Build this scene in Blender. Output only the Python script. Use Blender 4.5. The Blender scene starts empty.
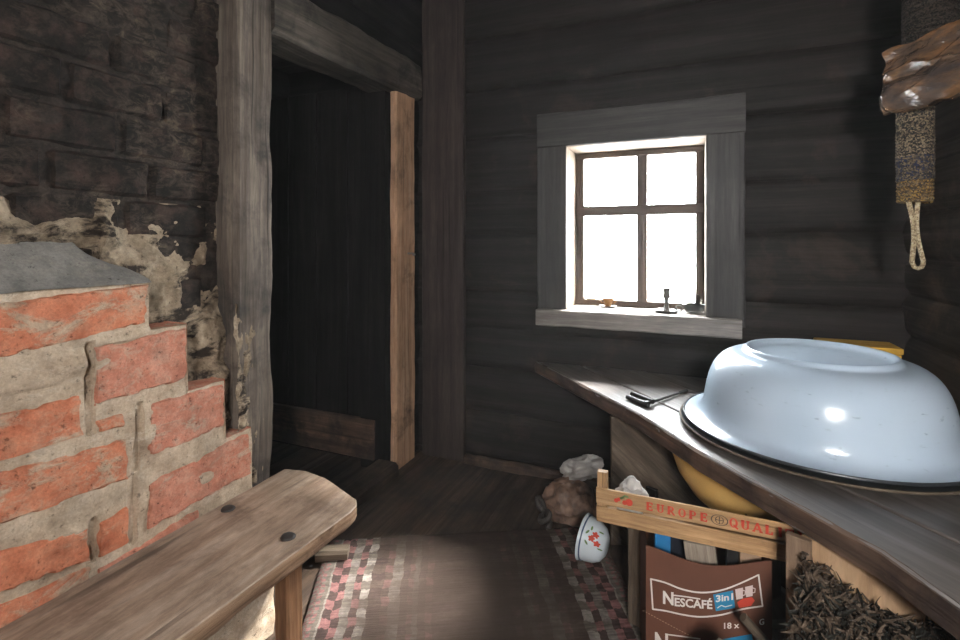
import bpy, math, random
from mathutils import Vector, Matrix, noise
V = Vector
random.seed(7)
scn = bpy.context.scene
COL = scn.collection

# ------------------------------------------------------------------ camera
FPX, CX, HY, EYE = 492.0, 480.0, 243.0, 1.16
YAW = math.radians(23.0)
SN, CS = math.sin(YAW), math.cos(YAW)
cd = bpy.data.cameras.new('camera'); cam = bpy.data.objects.new('camera', cd); COL.objects.link(cam)
cam.location = (0, 0, EYE); cam.rotation_euler = (math.pi/2, 0, YAW)
cd.sensor_width = 36.0; cd.lens = FPX/960*36.0
cd.shift_y = -(320-HY)/960.0
cd.clip_start = 0.02; cd.clip_end = 200
scn.camera = cam

# ------------------------------------------------------------------ light
scn.view_settings.view_transform = 'Standard'
scn.view_settings.look = 'None'
scn.view_settings.exposure = 0.0
scn.view_settings.gamma = 1.0
scn.view_settings.use_curve_mapping = False
w = bpy.data.worlds.new('overcast_sky'); scn.world = w; w.use_nodes = True
bg = w.node_tree.nodes['Background']; bg.inputs[0].default_value = (0.95, 0.98, 1.0, 1); bg.inputs[1].default_value = 68.0

def light(name, kind, loc, direction, energy, color=(1, 1, 1), **kw):
    l = bpy.data.lights.new(name, kind); l.energy = energy; l.color = color
    for k, v in kw.items(): setattr(l, k, v)
    o = bpy.data.objects.new(name, l); COL.objects.link(o); o.location = loc
    o.rotation_euler = V(direction).to_track_quat('-Z', 'Y').to_euler()
    return o
# hazy low sun coming in through the small window
light('sun', 'SUN', (1.5, 5, 4), (-0.61, -1.0, -1.07), 66.0, (1.0, 0.97, 0.93), angle=math.radians(13))
# daylight of the sky at the small window (sampling portal) 
p = light('window_portal', 'AREA', (-0.24, 2.74, 1.24), (0, -1, 0), 1.0, shape='RECTANGLE', size=0.62, size_y=0.80)
p.data.cycles.is_portal = True
# daylight at the second window, in the wall behind the camera
light('window_daylight', 'AREA', (0.46, -1.07, 1.56), (-0.25, 1, -0.10), 78.0, (1.0, 0.97, 0.93), shape='RECTANGLE', size=0.32, size_y=0.42)

# ------------------------------------------------------------------ picture helpers
def ray(px, py):
    a = (px-CX)/FPX; b = (HY-py)/FPX
    return V((-SN + a*CS, CS + a*SN, b))
O = V((0, 0, EYE))
def at_x(px, py, X): r = ray(px, py); return O + r*(X/r.x)
def at_y(px, py, Y): r = ray(px, py); return O + r*(Y/r.y)
def at_z(px, py, Z): r = ray(px, py); return O + r*((Z-EYE)/r.z)
def at_d(px, py, d): return O + ray(px, py)*d
def at_pl(px, py, p0, n):
    r = ray(px, py); return O + r*((p0-O).dot(n)/r.dot(n))
def nz(v, f=1.0, s=0.0): return noise.noise(V((v[0]*f+s*13.1, v[1]*f+s*7.7, v[2]*f+s*3.3)))
def fbm(v, f=1.0, s=0.0, o=4):
    t = 0; a = 1.0
    for i in range(o): t += a*nz(v, f, s+i); f *= 2.05; a *= 0.5
    return t

# ------------------------------------------------------------------ mesh builder
ROOT = {}
class MB:
    def __init__(self): self.v = []; self.f = []; self.uv = []; self.mi = []; self.cm = 0
    def face(self, idx, uvs): self.f.append(tuple(idx)); self.uv.append(list(uvs)); self.mi.append(self.cm)
    def box(self, o, a, b, c, jit=0.0):
        o, a, b, c = V(o), V(a), V(b), V(c)
        if a.cross(b).dot(c) < 0: o = o + c; c = -c
        s = len(self.v); off = random.random()*5; ov = random.random()*5
        for k in range(8):
            p = o + a*(k & 1) + b*((k >> 1) & 1) + c*((k >> 2) & 1)
            if jit: p += V((random.uniform(-jit, jit) for _ in range(3)))
            self.v.append(p)
        la, lb, lc = a.length, b.length, c.length
        for q, (x, y) in (((0, 2, 3, 1), 'ba'), ((4, 5, 7, 6), 'ab'), ((0, 1, 5, 4), 'ac'), ((2, 6, 7, 3), 'ca'), ((0, 4, 6, 2), 'cb'), ((1, 3, 7, 5), 'bc')):
            uvs = []
            for k in q:
                ka, kb, kc = (k & 1)*la, ((k >> 1) & 1)*lb, ((k >> 2) & 1)*lc
                if 'a' in (x, y): uvs.append((off+ka, ov+(kb if 'b' in (x, y) else kc)))
                else: uvs.append((off+kb*.3, ov+kc))
            self.face([s+k for k in q], uvs)
        return self
    def grid(self, fn, nu, nv, uvfn=None, flip=False, keep=None):
        s = len(self.v)
        for j in range(nv+1):
            for i in range(nu+1): self.v.append(V(fn(i/nu, j/nv)))
        for j in range(nv):
            for i in range(nu):
                q = [(i, j), (i+1, j), (i+1, j+1), (i, j+1)]
                if flip: q.reverse()
                if keep and not keep((i+.5)/nu, (j+.5)/nv): continue
                self.face([s+b*(nu+1)+a for a, b in q], [(uvfn(a/nu, b/nv) if uvfn else (a/nu, b/nv)) for a, b in q])
        return self
    def beam(self, p0, p1, w, h, up=(0, 0, 1), seg=20, amp=0.004, cham=0.006, ns=3, seed=None, freq=5.0, taper=None):
        """a hewn timber: w across, h along up, gently uneven"""
        p0, p1 = V(p0), V(p1); ax = p1-p0; L = ax.length; ax.normalize()
        side = ax.cross(V(up)).normalized(); u2 = side.cross(ax).normalized()
        seed = random.random()*50 if seed is None else seed
        c = min(cham, w*.3, h*.3); hw, hh = w/2, h/2; pts = []
        def edge(a, b):
            for k in range(ns): pts.append((a[0]+(b[0]-a[0])*k/ns, a[1]+(b[1]-a[1])*k/ns))
        K = [(-hw+c, -hh), (hw-c, -hh), (hw, -hh+c), (hw, hh-c), (hw-c, hh), (-hw+c, hh), (-hw, hh-c), (-hw, -hh+c)]
        for k in range(8):
            if k % 2 == 0: edge(K[k], K[(k+1) % 8])
            else: pts.append(K[k])
        n = len(pts); per = [0]
        for k in range(n):
            a, b = pts[k], pts[(k+1) % n]; per.append(per[-1]+math.hypot(a[0]-b[0], a[1]-b[1]))
        s = len(self.v); off = random.random()*5; ov = random.random()*5
        for i in range(seg+1):
            t = i/seg; tp = taper(t) if taper else 1.0
            for a, b in pts:
                q = p0 + ax*(L*t) + side*a*tp + u2*b*tp
                nn = side*(a/hw) + u2*(b/hh)
                q = q + nn*(amp*(nz(q, freq, seed)+.5*nz(q, freq*3, seed)))
                self.v.append(q)
        for i in range(seg):
            for k in range(n):
                k2 = (k+1) % n
                self.face([s+i*n+k, s+i*n+k2, s+(i+1)*n+k2, s+(i+1)*n+k],
                          [(off+L*i/seg, ov+per[k]), (off+L*i/seg, ov+per[k+1]), (off+L*(i+1)/seg, ov+per[k+1]), (off+L*(i+1)/seg, ov+per[k])])
        self.face([s+k for k in reversed(range(n))], [(off+pts[k][0]*.3, ov+pts[k][1]) for k in reversed(range(n))])
        self.face([s+seg*n+k for k in range(n)], [(off+pts[k][0]*.3, ov+pts[k][1]) for k in range(n)])
        return self
    def tube(self, pts, r, sides=8, closed=False, caps=True):
        pts = [V(p) for p in pts]; n = len(pts); s = len(self.v)
        rr = r if callable(r) else (lambda t: r); L = 0; Ls = []
        t0 = (pts[1]-pts[0]).normalized(); ref = t0.orthogonal().normalized()
        for i in range(n):
            a = pts[(i-1) % n] if (closed or i > 0) else pts[0]
            b = pts[(i+1) % n] if (closed or i < n-1) else pts[-1]
            t = (b-a).normalized(); ref = (ref - t*ref.dot(t)).normalized(); bi = t.cross(ref)
            if i: L += (pts[i]-pts[i-1]).length
            Ls.append(L); R = rr(i/(n-1))
            for k in range(sides):
                an = 2*math.pi*k/sides; self.v.append(pts[i]+ref*(R*math.cos(an))+bi*(R*math.sin(an)))
        for i in range(n if closed else n-1):
            j = (i+1) % n
            for k in range(sides):
                k2 = (k+1) % sides
                self.face([s+i*sides+k, s+i*sides+k2, s+j*sides+k2, s+j*sides+k],
                          [(Ls[i], k/sides*.1), (Ls[i], (k+1)/sides*.1), (Ls[j], (k+1)/sides*.1), (Ls[j], k/sides*.1)])
        if caps and not closed:
            self.face([s+k for k in reversed(range(sides))], [(0, 0)]*sides)
            self.face([s+(n-1)*sides+k for k in range(sides)], [(0, 0)]*sides)
        return self
    def lathe(self, prof, seg=48, M=None, fn=None):
        """prof [(r, z)...] turned round z; M places it"""
        s = len(self.v); M = M or Matrix.Identity(4); rows = []
        for r, z in prof:
            if r < 1e-6:
                rows.append([len(self.v)]); self.v.append(M @ V((0, 0, z)))
            else:
                row = []
                for k in range(seg):
                    a = 2*math.pi*k/seg; q = V((r*math.cos(a), r*math.sin(a), z))
                    if fn: q = fn(q)
                    row.append(len(self.v)); self.v.append(M @ q)
                rows.append(row)
        for i in range(len(rows)-1):
            A, B = rows[i], rows[i+1]
            for k in range(seg):
                k2 = (k+1) % seg
                if len(A) == 1 and len(B) == 1: continue
                if len(A) == 1: q = [A[0], B[k2], B[k]]
                elif len(B) == 1: q = [A[k], A[k2], B[0]]
                else: q = [A[k], A[k2], B[k2], B[k]]
                self.face(q, [(k/seg, i*.1) for _ in q])
        return self
    def blob(self, c, rad, amp=.2, f=8, seed=0, nu=28, nv=18, octv=3, M=None, flat=None, ridge=False):
        c = V(c); M = M or Matrix.Identity(3)
        def fn(u, v):
            th = 2*math.pi*u; ph = math.pi*(v*.998+.001); d = V((math.sin(ph)*math.cos(th), math.sin(ph)*math.sin(th), -math.cos(ph)))
            k = 1+amp*(fbm(d, f, seed, octv) if not ridge else .6-1.6*abs(fbm(d, f, seed, octv))); q = c + M @ V((d.x*rad[0]*k, d.y*rad[1]*k, d.z*rad[2]*k))
            if flat is not None and q.z < flat: q.z = flat
            return q
        # seamless in u
        s = len(self.v)
        for j in range(nv+1):
            for i in range(nu): self.v.append(fn(i/nu, j/nv))
        for j in range(nv):
            for i in range(nu):
                i2 = (i+1) % nu
                self.face([s+j*nu+i, s+j*nu+i2, s+(j+1)*nu+i2, s+(j+1)*nu+i], [(i/nu, j/nv), ((i+1)/nu, j/nv), ((i+1)/nu, (j+1)/nv), (i/nu, (j+1)/nv)])
        return self
    def prism(self, poly, z0, z1, uvdir=(1, 0), rag=None):
        """poly [(x, y)...] counter-clockwise, between heights"""
        s = len(self.v); n = len(poly); u = V((uvdir[0], uvdir[1])).normalized(); t = V((-u.y, u.x)); off = random.random()*4
        for x, y in poly: self.v.append(V((x, y, z0)))
        for x, y in poly: self.v.append(V((x, y, z1)))
        uv = lambda x, y: (off+V((x, y)).dot(u), off+V((x, y)).dot(t))
        self.face([s+k for k in reversed(range(n))], [uv(*poly[k]) for k in reversed(range(n))])
        self.face([s+n+k for k in range(n)], [uv(*poly[k]) for k in range(n)])
        L = 0
        for k in range(n):
            k2 = (k+1) % n; l = (V(poly[k2])-V(poly[k])).length
            self.face([s+k, s+k2, s+n+k2, s+n+k], [(off+L, z0), (off+L+l, z0), (off+L+l, z1), (off+L, z1)]); L += l
        return self
    def build(self, name, mat, parent=None, bevel=0, sharp=38, sub=0, origin=None):
        me = bpy.data.meshes.new(name)
        if parent is not None: org = ROOT[parent.name]
        elif origin is not None: org = V(origin)
        else:
            xs = [p.x for p in self.v]; ys = [p.y for p in self.v]; zs = [p.z for p in self.v]
            org = V(((min(xs)+max(xs))/2, (min(ys)+max(ys))/2, min(zs)))
        me.from_pydata([p-org for p in self.v], [], self.f)
        ul = me.uv_layers.new(name='UVMap'); k = 0
        for q in self.uv:
            for t in q: ul.data[k].uv = t; k += 1
        for p in me.polygons: p.use_smooth = True
        for m in (mat if isinstance(mat, (list, tuple)) else [mat]): me.materials.append(m)
        if isinstance(mat, (list, tuple)): me.polygons.foreach_set('material_index', self.mi)
        me.validate(clean_customdata=False); me.update()
        me.set_sharp_from_angle(angle=math.radians(sharp))
        o = bpy.data.objects.new(name, me); COL.objects.link(o)
        if parent is not None: o.parent = parent
        else: o.location = org
        ROOT[o.name] = org
        if bevel:
            b = o.modifiers.new('bevel', 'BEVEL'); b.width = bevel; b.segments = 2; b.limit_method = 'ANGLE'; b.angle_limit = math.radians(35)
        if sub:
            b = o.modifiers.new('subsurf', 'SUBSURF'); b.levels = sub; b.render_levels = sub
        return o

def tag(o, label, cat, group=None, kind=None):
    o['label'] = label; o['category'] = cat
    if group: o['group'] = group
    if kind: o['kind'] = kind
    return o
def thing(name, loc, label, cat, group=None):
    o = bpy.data.objects.new(name, None); o.empty_display_size = .05; COL.objects.link(o); o.location = loc
    ROOT[o.name] = V(loc); return tag(o, label, cat, group)
def struct(o): o['kind'] = 'structure'; return o
def structroot(name, loc):
    o = bpy.data.objects.new(name, None); COL.objects.link(o); o.location = loc; ROOT[o.name] = V(loc); o['kind'] = 'structure'; return o

# ------------------------------------------------------------------ materials
class NT:
    def __init__(self, name):
        self.m = bpy.data.materials.new(name); self.m.use_nodes = True; self.t = self.m.node_tree; self.n = self.t.nodes
        self.b = self.n['Principled BSDF']
    def new(self, k, **kw):
        x = self.n.new(k)
        for a, b in kw.items(): setattr(x, a, b)
        return x
    def link(self, a, b): self.t.links.new(a, b)
    def put(self, sock, val):
        if isinstance(val, bpy.types.NodeSocket): self.link(val, sock)
        elif isinstance(val, (tuple, list)) and len(val) == 3 and sock.type == 'RGBA': sock.default_value = (*val, 1)
        else: sock.default_value = val
    def uv(self, s=(1, 1, 1)):
        c = self.new('ShaderNodeUVMap'); mp = self.new('ShaderNodeMapping'); self.link(c.outputs[0], mp.inputs[0]); mp.inputs['Scale'].default_value = s; return mp.outputs[0]
    def obj(self, s=(1, 1, 1), off=(0, 0, 0)):
        c = self.new('ShaderNodeTexCoord'); mp = self.new('ShaderNodeMapping'); self.link(c.outputs['Object'], mp.inputs[0]); mp.inputs['Scale'].default_value = s; mp.inputs['Location'].default_value = off; return mp.outputs[0]
    def noise(self, vec, scale=5, detail=6, rough=.6, dist=0):
        x = self.new('ShaderNodeTexNoise'); self.link(vec, x.inputs['Vector']); x.inputs['Scale'].default_value = scale; x.inputs['Detail'].default_value = detail
        x.inputs['Roughness'].default_value = rough; x.inputs['Distortion'].default_value = dist; return x.outputs[0]
    def ramp(self, fac, stops, const=False):
        r = self.new('ShaderNodeValToRGB'); self.link(fac, r.inputs[0]); e = r.color_ramp.elements
        if const: r.color_ramp.interpolation = 'CONSTANT'
        while len(e) < len(stops): e.new(0.5)
        for k, (p, c) in enumerate(stops):
            e[k].position = p; e[k].color = (c, c, c, 1) if isinstance(c, (int, float)) else (*c, 1)
        return r.outputs[0]
    def mix(self, fac, a, b, mode='MIX'):
        x = self.new('ShaderNodeMix', data_type='RGBA', blend_type=mode); self.put(x.inputs[0], fac); self.put(x.inputs[6], a); self.put(x.inputs[7], b); return x.outputs[2]
    def math(self, op, a, b=0.0):
        x = self.new('ShaderNodeMath', operation=op); self.put(x.inputs[0], a); self.put(x.inputs[1], b); return x.outputs[0]
    def bump(self, h, strength=.4, dist=.01):
        x = self.new('ShaderNodeBump'); self.link(h, x.inputs['Height']); x.inputs['Strength'].default_value = strength; x.inputs['Distance'].default_value = dist
        self.link(x.outputs[0], self.b.inputs['Normal'])
    def done(self, col, rough=.7, spec=.3, metal=0):
        self.put(self.b.inputs['Base Color'], col); self.put(self.b.inputs['Roughness'], rough)
        self.b.inputs['Specular IOR Level'].default_value = spec; self.b.inputs['Metallic'].default_value = metal
        return self.m

def wood(name, dark, mid, light, rough=.75, gu=1.6, gv=34, bump=.35, stain=None, stain_at=(.5, .68), stain_scale=3.0, cracks=.5, spec=.25, patch=.45):
    n = NT(name)
    g = n.noise(n.uv((gu, gv, 1)), 1.0, 7, .62, .25)
    col = n.ramp(g, [(.28, dark), (.5, mid), (.74, light)])
    big = n.noise(n.obj(), 2.6, 4, .6)
    col = n.mix(1.0, col, n.ramp(big, [(.3, 1-patch), (.7, 1.0+patch*.3)]), 'MULTIPLY')
    ck = n.noise(n.uv((gu*.55, gv*1.6, 1)), 1.0, 3, .5, .4)
    ckm = n.ramp(ck, [(.30, 0.0), (.37, 1.0)])
    col = n.mix(cracks, col, n.mix(1.0, col, ckm, 'MULTIPLY'))
    if stain:
        sn = n.noise(n.obj(), stain_scale, 8, .68, .3)
        col = n.mix(n.ramp(sn, [(stain_at[0], 0.0), (stain_at[1], 1.0)]), col, stain)
    fine = n.noise(n.uv((gu*9, gv*4.5, 1)), 1.0, 4, .65, .2)
    col = n.mix(1.0, col, n.ramp(fine, [(.28, .72), (.72, 1.22)]), 'MULTIPLY')
    h = n.math('ADD', n.math('MULTIPLY', g, 1.0), n.math('ADD', n.math('MULTIPLY', ckm, .5), n.math('MULTIPLY', fine, .45)))
    n.bump(h, bump, .006)
    return n.done(col, n.ramp(g, [(.3, min(1, rough+.1)), (.7, rough-.1)]), spec)

def plain(name, col, rough=.6, spec=.4, metal=0, var=.15, scale=12, bump=0):
    n = NT(name); s = n.noise(n.obj(), scale, 5, .6)
    c = n.mix(1.0, col, n.ramp(s, [(.3, 1-var), (.7, 1+var)]), 'MULTIPLY')
    if bump: n.bump(n.noise(n.obj(), scale*4, 5, .6), bump, .005)
    return n.done(c, rough, spec, metal)

M = {}
M['log'] = wood('sooty_log', (.0095, .0069, .0059), (.0140, .0103, .0089), (.023, .0172, .0148), rough=.66, gu=1.0, gv=30, bump=.25, stain=(.052, .033, .023), stain_at=(.56, .78), stain_scale=2.4, spec=.12, cracks=.25, patch=.35)
M['logbrown'] = wood('brown_log', (.026, .019, .015), (.045, .034, .027), (.075, .058, .045), rough=.7, gu=1.0, gv=28, bump=.3, stain=(.12, .085, .058), stain_at=(.54, .76), stain_scale=3.0, spec=.2)
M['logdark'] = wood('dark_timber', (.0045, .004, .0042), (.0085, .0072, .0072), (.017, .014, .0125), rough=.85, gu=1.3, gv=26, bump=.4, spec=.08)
M['lintel'] = wood('lintel_wood', (.030, .025, .020), (.066, .054, .043), (.13, .105, .082), gu=1.5, gv=30, bump=.7, stain=(.016, .014, .012), stain_at=(.50, .66), stain_scale=5, cracks=.7)
M['corner'] = wood('corner_board', (.024, .0165, .015), (.042, .029, .025), (.064, .045, .038), gu=1.3, gv=26, bump=.3)
M['post'] = wood('weathered_post', (.075, .058, .046), (.155, .122, .097), (.29, .235, .185), gu=1.5, gv=30, bump=.6, stain=(.045, .038, .034), stain_at=(.48, .66), stain_scale=4.5, cracks=.7)
M['jamb'] = wood('bare_jamb', (.32, .175, .10), (.50, .29, .17), (.60, .39, .25), gu=1.4, gv=36, stain=(.035, .022, .014), stain_at=(.56, .74), stain_scale=3.0)
M['casing'] = wood('grey_casing', (.017, .0138, .012), (.029, .0245, .0215), (.049, .042, .037), gu=1.2, gv=30, bump=.25, rough=.6, spec=.35)
M['sill'] = wood('sill_wood', (.13, .11, .095), (.21, .185, .165), (.30, .27, .24), gu=1.2, gv=30, bump=.25, rough=.6)
M['reveal'] = wood('bare_reveal', (.08, .052, .031), (.13, .09, .057), (.19, .14, .095), gu=1.4, gv=30, bump=.25)
M['sash'] = wood('sash_brown', (.05, .032, .022), (.085, .057, .04), (.13, .09, .065), gu=1.5, gv=40, bump=.25, rough=.6)
M['floor'] = wood('dirty_floorboard', (.030, .019, .013), (.075, .047, .031), (.13, .086, .057), gu=1.1, gv=22, bump=.45, stain=(.020, .014, .011), stain_at=(.44, .66), stain_scale=3.2, rough=.7)
M['bench'] = wood('worn_bench', (.24, .155, .105), (.40, .285, .205), (.53, .42, .33), gu=2.2, gv=16, bump=.3, stain=(.15, .095, .065), stain_at=(.50, .74), stain_scale=6.0, rough=.62, spec=.35)
M['benchside'] = wood('bench_side', (.22, .125, .07), (.37, .225, .135), (.52, .36, .24), gu=1.5, gv=40, bump=.5, stain=(.13, .075, .045), stain_at=(.55, .72), stain_scale=7)
M['benchedge'] = wood('bench_leg', (.11, .050, .024), (.20, .095, .045), (.30, .16, .08), gu=1.5, gv=30)
M['table'] = wood('grey_table', (.055, .041, .035), (.105, .086, .076), (.20, .175, .16), gu=1.2, gv=22, bump=.16, stain=(.034, .025, .021), stain_at=(.56, .80), stain_scale=4.5, rough=.52, spec=.5, patch=.3)
for n_ in [x for x in M['table'].node_tree.nodes if x.type == 'BSDF_PRINCIPLED']: n_.inputs['Coat Weight'].default_value = .65; n_.inputs['Coat Roughness'].default_value = .30
M['tableedge'] = wood('table_edge', (.05, .030, .022), (.10, .062, .044), (.21, .12, .075), gu=1.4, gv=28, bump=.4, stain=(.035, .022, .017), stain_at=(.45, .6), stain_scale=6)
M['crate'] = wood('crate_wood', (.30, .165, .075), (.47, .28, .135), (.60, .39, .21), gu=1.6, gv=34, bump=.25, rough=.65, patch=.4, stain=(.17, .10, .055), stain_at=(.60, .80), stain_scale=9)
M['oldboard'] = wood('weathered_board', (.06, .043, .031), (.125, .093, .066), (.23, .175, .125), gu=1.5, gv=24, bump=.45)
M['ply'] = wood('plywood', (.30, .18, .095), (.42, .265, .15), (.52, .35, .215), gu=1.0, gv=12, bump=.12, patch=.25, stain=(.10, .055, .03), stain_at=(.62, .8), stain_scale=7)
M['plyedge'] = wood('plywood_edge', (.16, .10, .06), (.24, .155, .10), (.32, .22, .15), gu=1.4, gv=30, bump=.2)
M['yellow'] = wood('yellow_paint', (.50, .27, .035), (.62, .36, .055), (.70, .43, .09), gu=1.0, gv=10, bump=.1, patch=.15)

def brick_mat(name, c0, c1, c2, smear, thr, scale=7.0):
    n = NT(name)
    a = n.noise(n.obj(), 14, 8, .65); col = n.ramp(a, [(.3, c0), (.5, c1), (.72, c2)])
    s = n.noise(n.obj((1, 1, 2.0)), scale, 9, .7, .5); m = n.ramp(s, [(thr, 0.0), (thr+.09, 1.0)])
    sc = n.mix(n.noise(n.obj(), 30, 5, .6), (smear[0]*.75, smear[1]*.72, smear[2]*.68), smear)
    col = n.mix(m, col, sc)
    s2 = n.noise(n.obj((1, 1, 1.6), (3, 1, 2)), 24, 9, .75, .8); s3 = n.noise(n.obj((1, 1, 1), (7, 2, 5)), 5, 3, .5)
    col = n.mix(n.math('MULTIPLY', n.ramp(s2, [(.46, 0.0), (.66, .75)]), n.ramp(s3, [(.38, .15), (.62, 1.0)])), col, sc)
    gr = n.noise(n.obj(), 160, 4, .7); col = n.mix(1.0, col, n.ramp(gr, [(.3, .80), (.7, 1.16)]), 'MULTIPLY')
    dk = n.noise(n.obj((1, 1, 1), (1, 9, 4)), 9, 6, .7); col = n.mix(1.0, col, n.ramp(dk, [(.30, .62), (.52, 1.0)]), 'MULTIPLY')
    pit = n.noise(n.obj(), 70, 4, .7); pm = n.ramp(pit, [(.30, 0.0), (.40, 1.0)])
    col = n.mix(.6, col, n.mix(1.0, col, pm, 'MULTIPLY'))
    n.bump(n.math('ADD', n.math('ADD', a, n.math('MULTIPLY', m, .5)), n.math('MULTIPLY', pm, .4)), .5, .006)
    return n.done(col, .88, .2)
M['brick'] = brick_mat('red_brick', (.40, .115, .058), (.56, .19, .10), (.63, .28, .165), (.58, .43, .31), .53)
M['brickpink'] = brick_mat('pink_brick', (.40, .14, .088), (.54, .215, .14), (.62, .31, .22), (.58, .45, .34), .57)
M['mortar'] = brick_mat('lime_mortar', (.33, .24, .165), (.48, .37, .265), (.62, .50, .38), (.66, .56, .45), .58)
M['cement'] = brick_mat('grey_cement', (.165, .155, .14), (.23, .215, .195), (.30, .28, .25), (.36, .33, .28), .62)
M['clay'] = brick_mat('clay_plaster', (.20, .15, .10), (.34, .26, .18), (.50, .40, .29), (.040, .030, .024), .50, 9)
M['soot'] = brick_mat('sooty_brick', (.007, .0062, .006), (.017, .013, .0115), (.070, .041, .032), (.16, .12, .09), .665, 5)
M['sootmortar'] = brick_mat('sooty_mortar', (.010, .0085, .008), (.022, .017, .015), (.062, .045, .036), (.18, .135, .10), .67, 8)

n = NT('blue_white_enamel')
a = n.noise(n.obj((1, 1, 3)), 26, 7, .7); spots = n.ramp(a, [(.61, 0.0), (.70, 1.0)])
b = n.noise(n.obj(), 3, 3, .5)
col = n.mix(n.ramp(b, [(.35, 0.0), (.7, 1.0)]), (.40, .49, .585), (.46, .55, .64)); col = n.mix(n.math('MULTIPLY', spots, .55), col, (.16, .19, .22))
M['enamel'] = n.done(col, .22, .5)
M['enameldark'] = plain('dark_enamel_rim', (.025, .028, .032), .35, .5)
M['black'] = plain('black_metal', (.018, .017, .016), .45, .5, .3)
M['whiteenamel'] = plain('white_enamel', (.62, .68, .72), .25, .5, var=.05)
M['bluerim'] = plain('blue_enamel', (.03, .06, .13), .3, .5)
M['redpaint'] = plain('red_print', (.55, .055, .03), .6)
M['greenpaint'] = plain('green_print', (.12, .20, .07), .6)
M['cardboard'] = plain('brown_cardboard', (.125, .050, .030), .65, .3, var=.10, scale=9)
M['cardraw'] = plain('raw_cardboard', (.34, .22, .14), .8)
M['whiteprint'] = plain('white_print', (.72, .66, .60), .6, var=.05)
M['blueprint'] = plain('blue_print', (.02, .22, .40), .5, var=.1)
M['pinkprint'] = plain('cup_print', (.62, .50, .46), .6, var=.1)
M['bluepack'] = plain('blue_pack', (.02, .16, .36), .4, .5)
M['darkpack'] = plain('dark_pack', (.012, .015, .022), .4, .5)
M['paper'] = wood('grey_slat', (.22, .17, .13), (.32, .26, .20), (.42, .35, .28), gu=1.4, gv=60, bump=.3)
M['whitecloth'] = plain('grey_white_plastic', (.42, .40, .38), .5, .4, var=.25, scale=18, bump=.3)
M['brownbag'] = plain('brown_bag', (.15, .092, .066), .55, .4, var=.6, scale=22, bump=.4)
M['dried'] = plain('dried_leaves', (.085, .060, .043), .8, .2, var=.75, scale=28)
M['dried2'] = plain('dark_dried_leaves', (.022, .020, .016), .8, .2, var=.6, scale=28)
M['brass'] = plain('old_brass', (.20, .095, .025), .5, .4, .3)
M['pewter'] = plain('grey_metal', (.085, .078, .07), .5, .4, .3)
M['cream'] = plain('cream_card', (.42, .34, .22), .6)
M['iron'] = plain('peg_iron', (.05, .043, .040), .6, .4, .3, bump=.2)
M['steel'] = plain('bare_steel', (.45, .44, .42), .35, .5, .9)
M['yarn'] = None
def glassy(name, tint, gloss_rough=.03):
    n = NT(name); t = n.n; out = [x for x in t if x.type == 'OUTPUT_MATERIAL'][0]
    tr = n.new('ShaderNodeBsdfTransparent'); tr.inputs[0].default_value = (*tint, 1)
    gl = n.new('ShaderNodeBsdfGlossy'); gl.inputs['Roughness'].default_value = gloss_rough
    lw = n.new('ShaderNodeLayerWeight'); lw.inputs[0].default_value = .5
    fc = n.math('ADD', n.math('MULTIPLY', n.math('POWER', lw.outputs['Facing'], 5.0), .6), .04)
    mx = n.new('ShaderNodeMixShader'); n.link(fc, mx.inputs[0]); n.link(tr.outputs[0], mx.inputs[1]); n.link(gl.outputs[0], mx.inputs[2]); n.link(mx.outputs[0], out.inputs[0])
    return n.m
M['glass'] = glassy('window_glass', (.97, .98, .98))
M['clearglass'] = glassy('clear_glass', (.40, .39, .37), .10)
n = NT('brown_polythene')
a = n.noise(n.obj((1, 1, 2.2)), 7, 5, .6); col = n.ramp(a, [(.36, (.045, .034, .030)), (.50, (.10, .060, .038)), (.66, (.26, .125, .05))])
n.bump(n.noise(n.obj((1, 1, 2.5)), 14, 4, .6, 1.5), .5, .02); n.done(col, .25, .7); M['poly'] = n.m

def yarn_mat(name, cols):
    n = NT(name); v = n.new('ShaderNodeTexVoronoi'); n.link(n.obj(), v.inputs['Vector']); v.inputs['Scale'].default_value = 240
    sp = n.new('ShaderNodeSeparateColor'); n.link(v.outputs['Color'], sp.inputs[0])
    col = n.ramp(sp.outputs[0], [(k/len(cols), c) for k, c in enumerate(cols)], True)
    n.bump(n.noise(n.obj(), 220, 3, .6), .6, .004); return n.done(col, .9, .1)
M['yarngrey'] = yarn_mat('grey_yarn', [(.04, .033, .027), (.13, .10, .07), (.025, .025, .025), (.22, .17, .11)])
M['yarnblue'] = yarn_mat('blue_yarn', [(.025, .030, .06), (.05, .042, .04), (.16, .12, .075), (.03, .028, .03), (.11, .085, .06)])
M['yarngold'] = yarn_mat('gold_yarn', [(.15, .09, .035), (.28, .17, .05), (.07, .048, .03), (.17, .12, .07), (.05, .04, .03)])
M['rope'] = yarn_mat('pale_rope', [(.30, .23, .14), (.42, .33, .20), (.22, .16, .10), (.48, .40, .27)])
M['yarndark'] = yarn_mat('dark_yarn', [(.016, .013, .012), (.03, .024, .02), (.008, .007, .007), (.045, .034, .027)])

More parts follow.
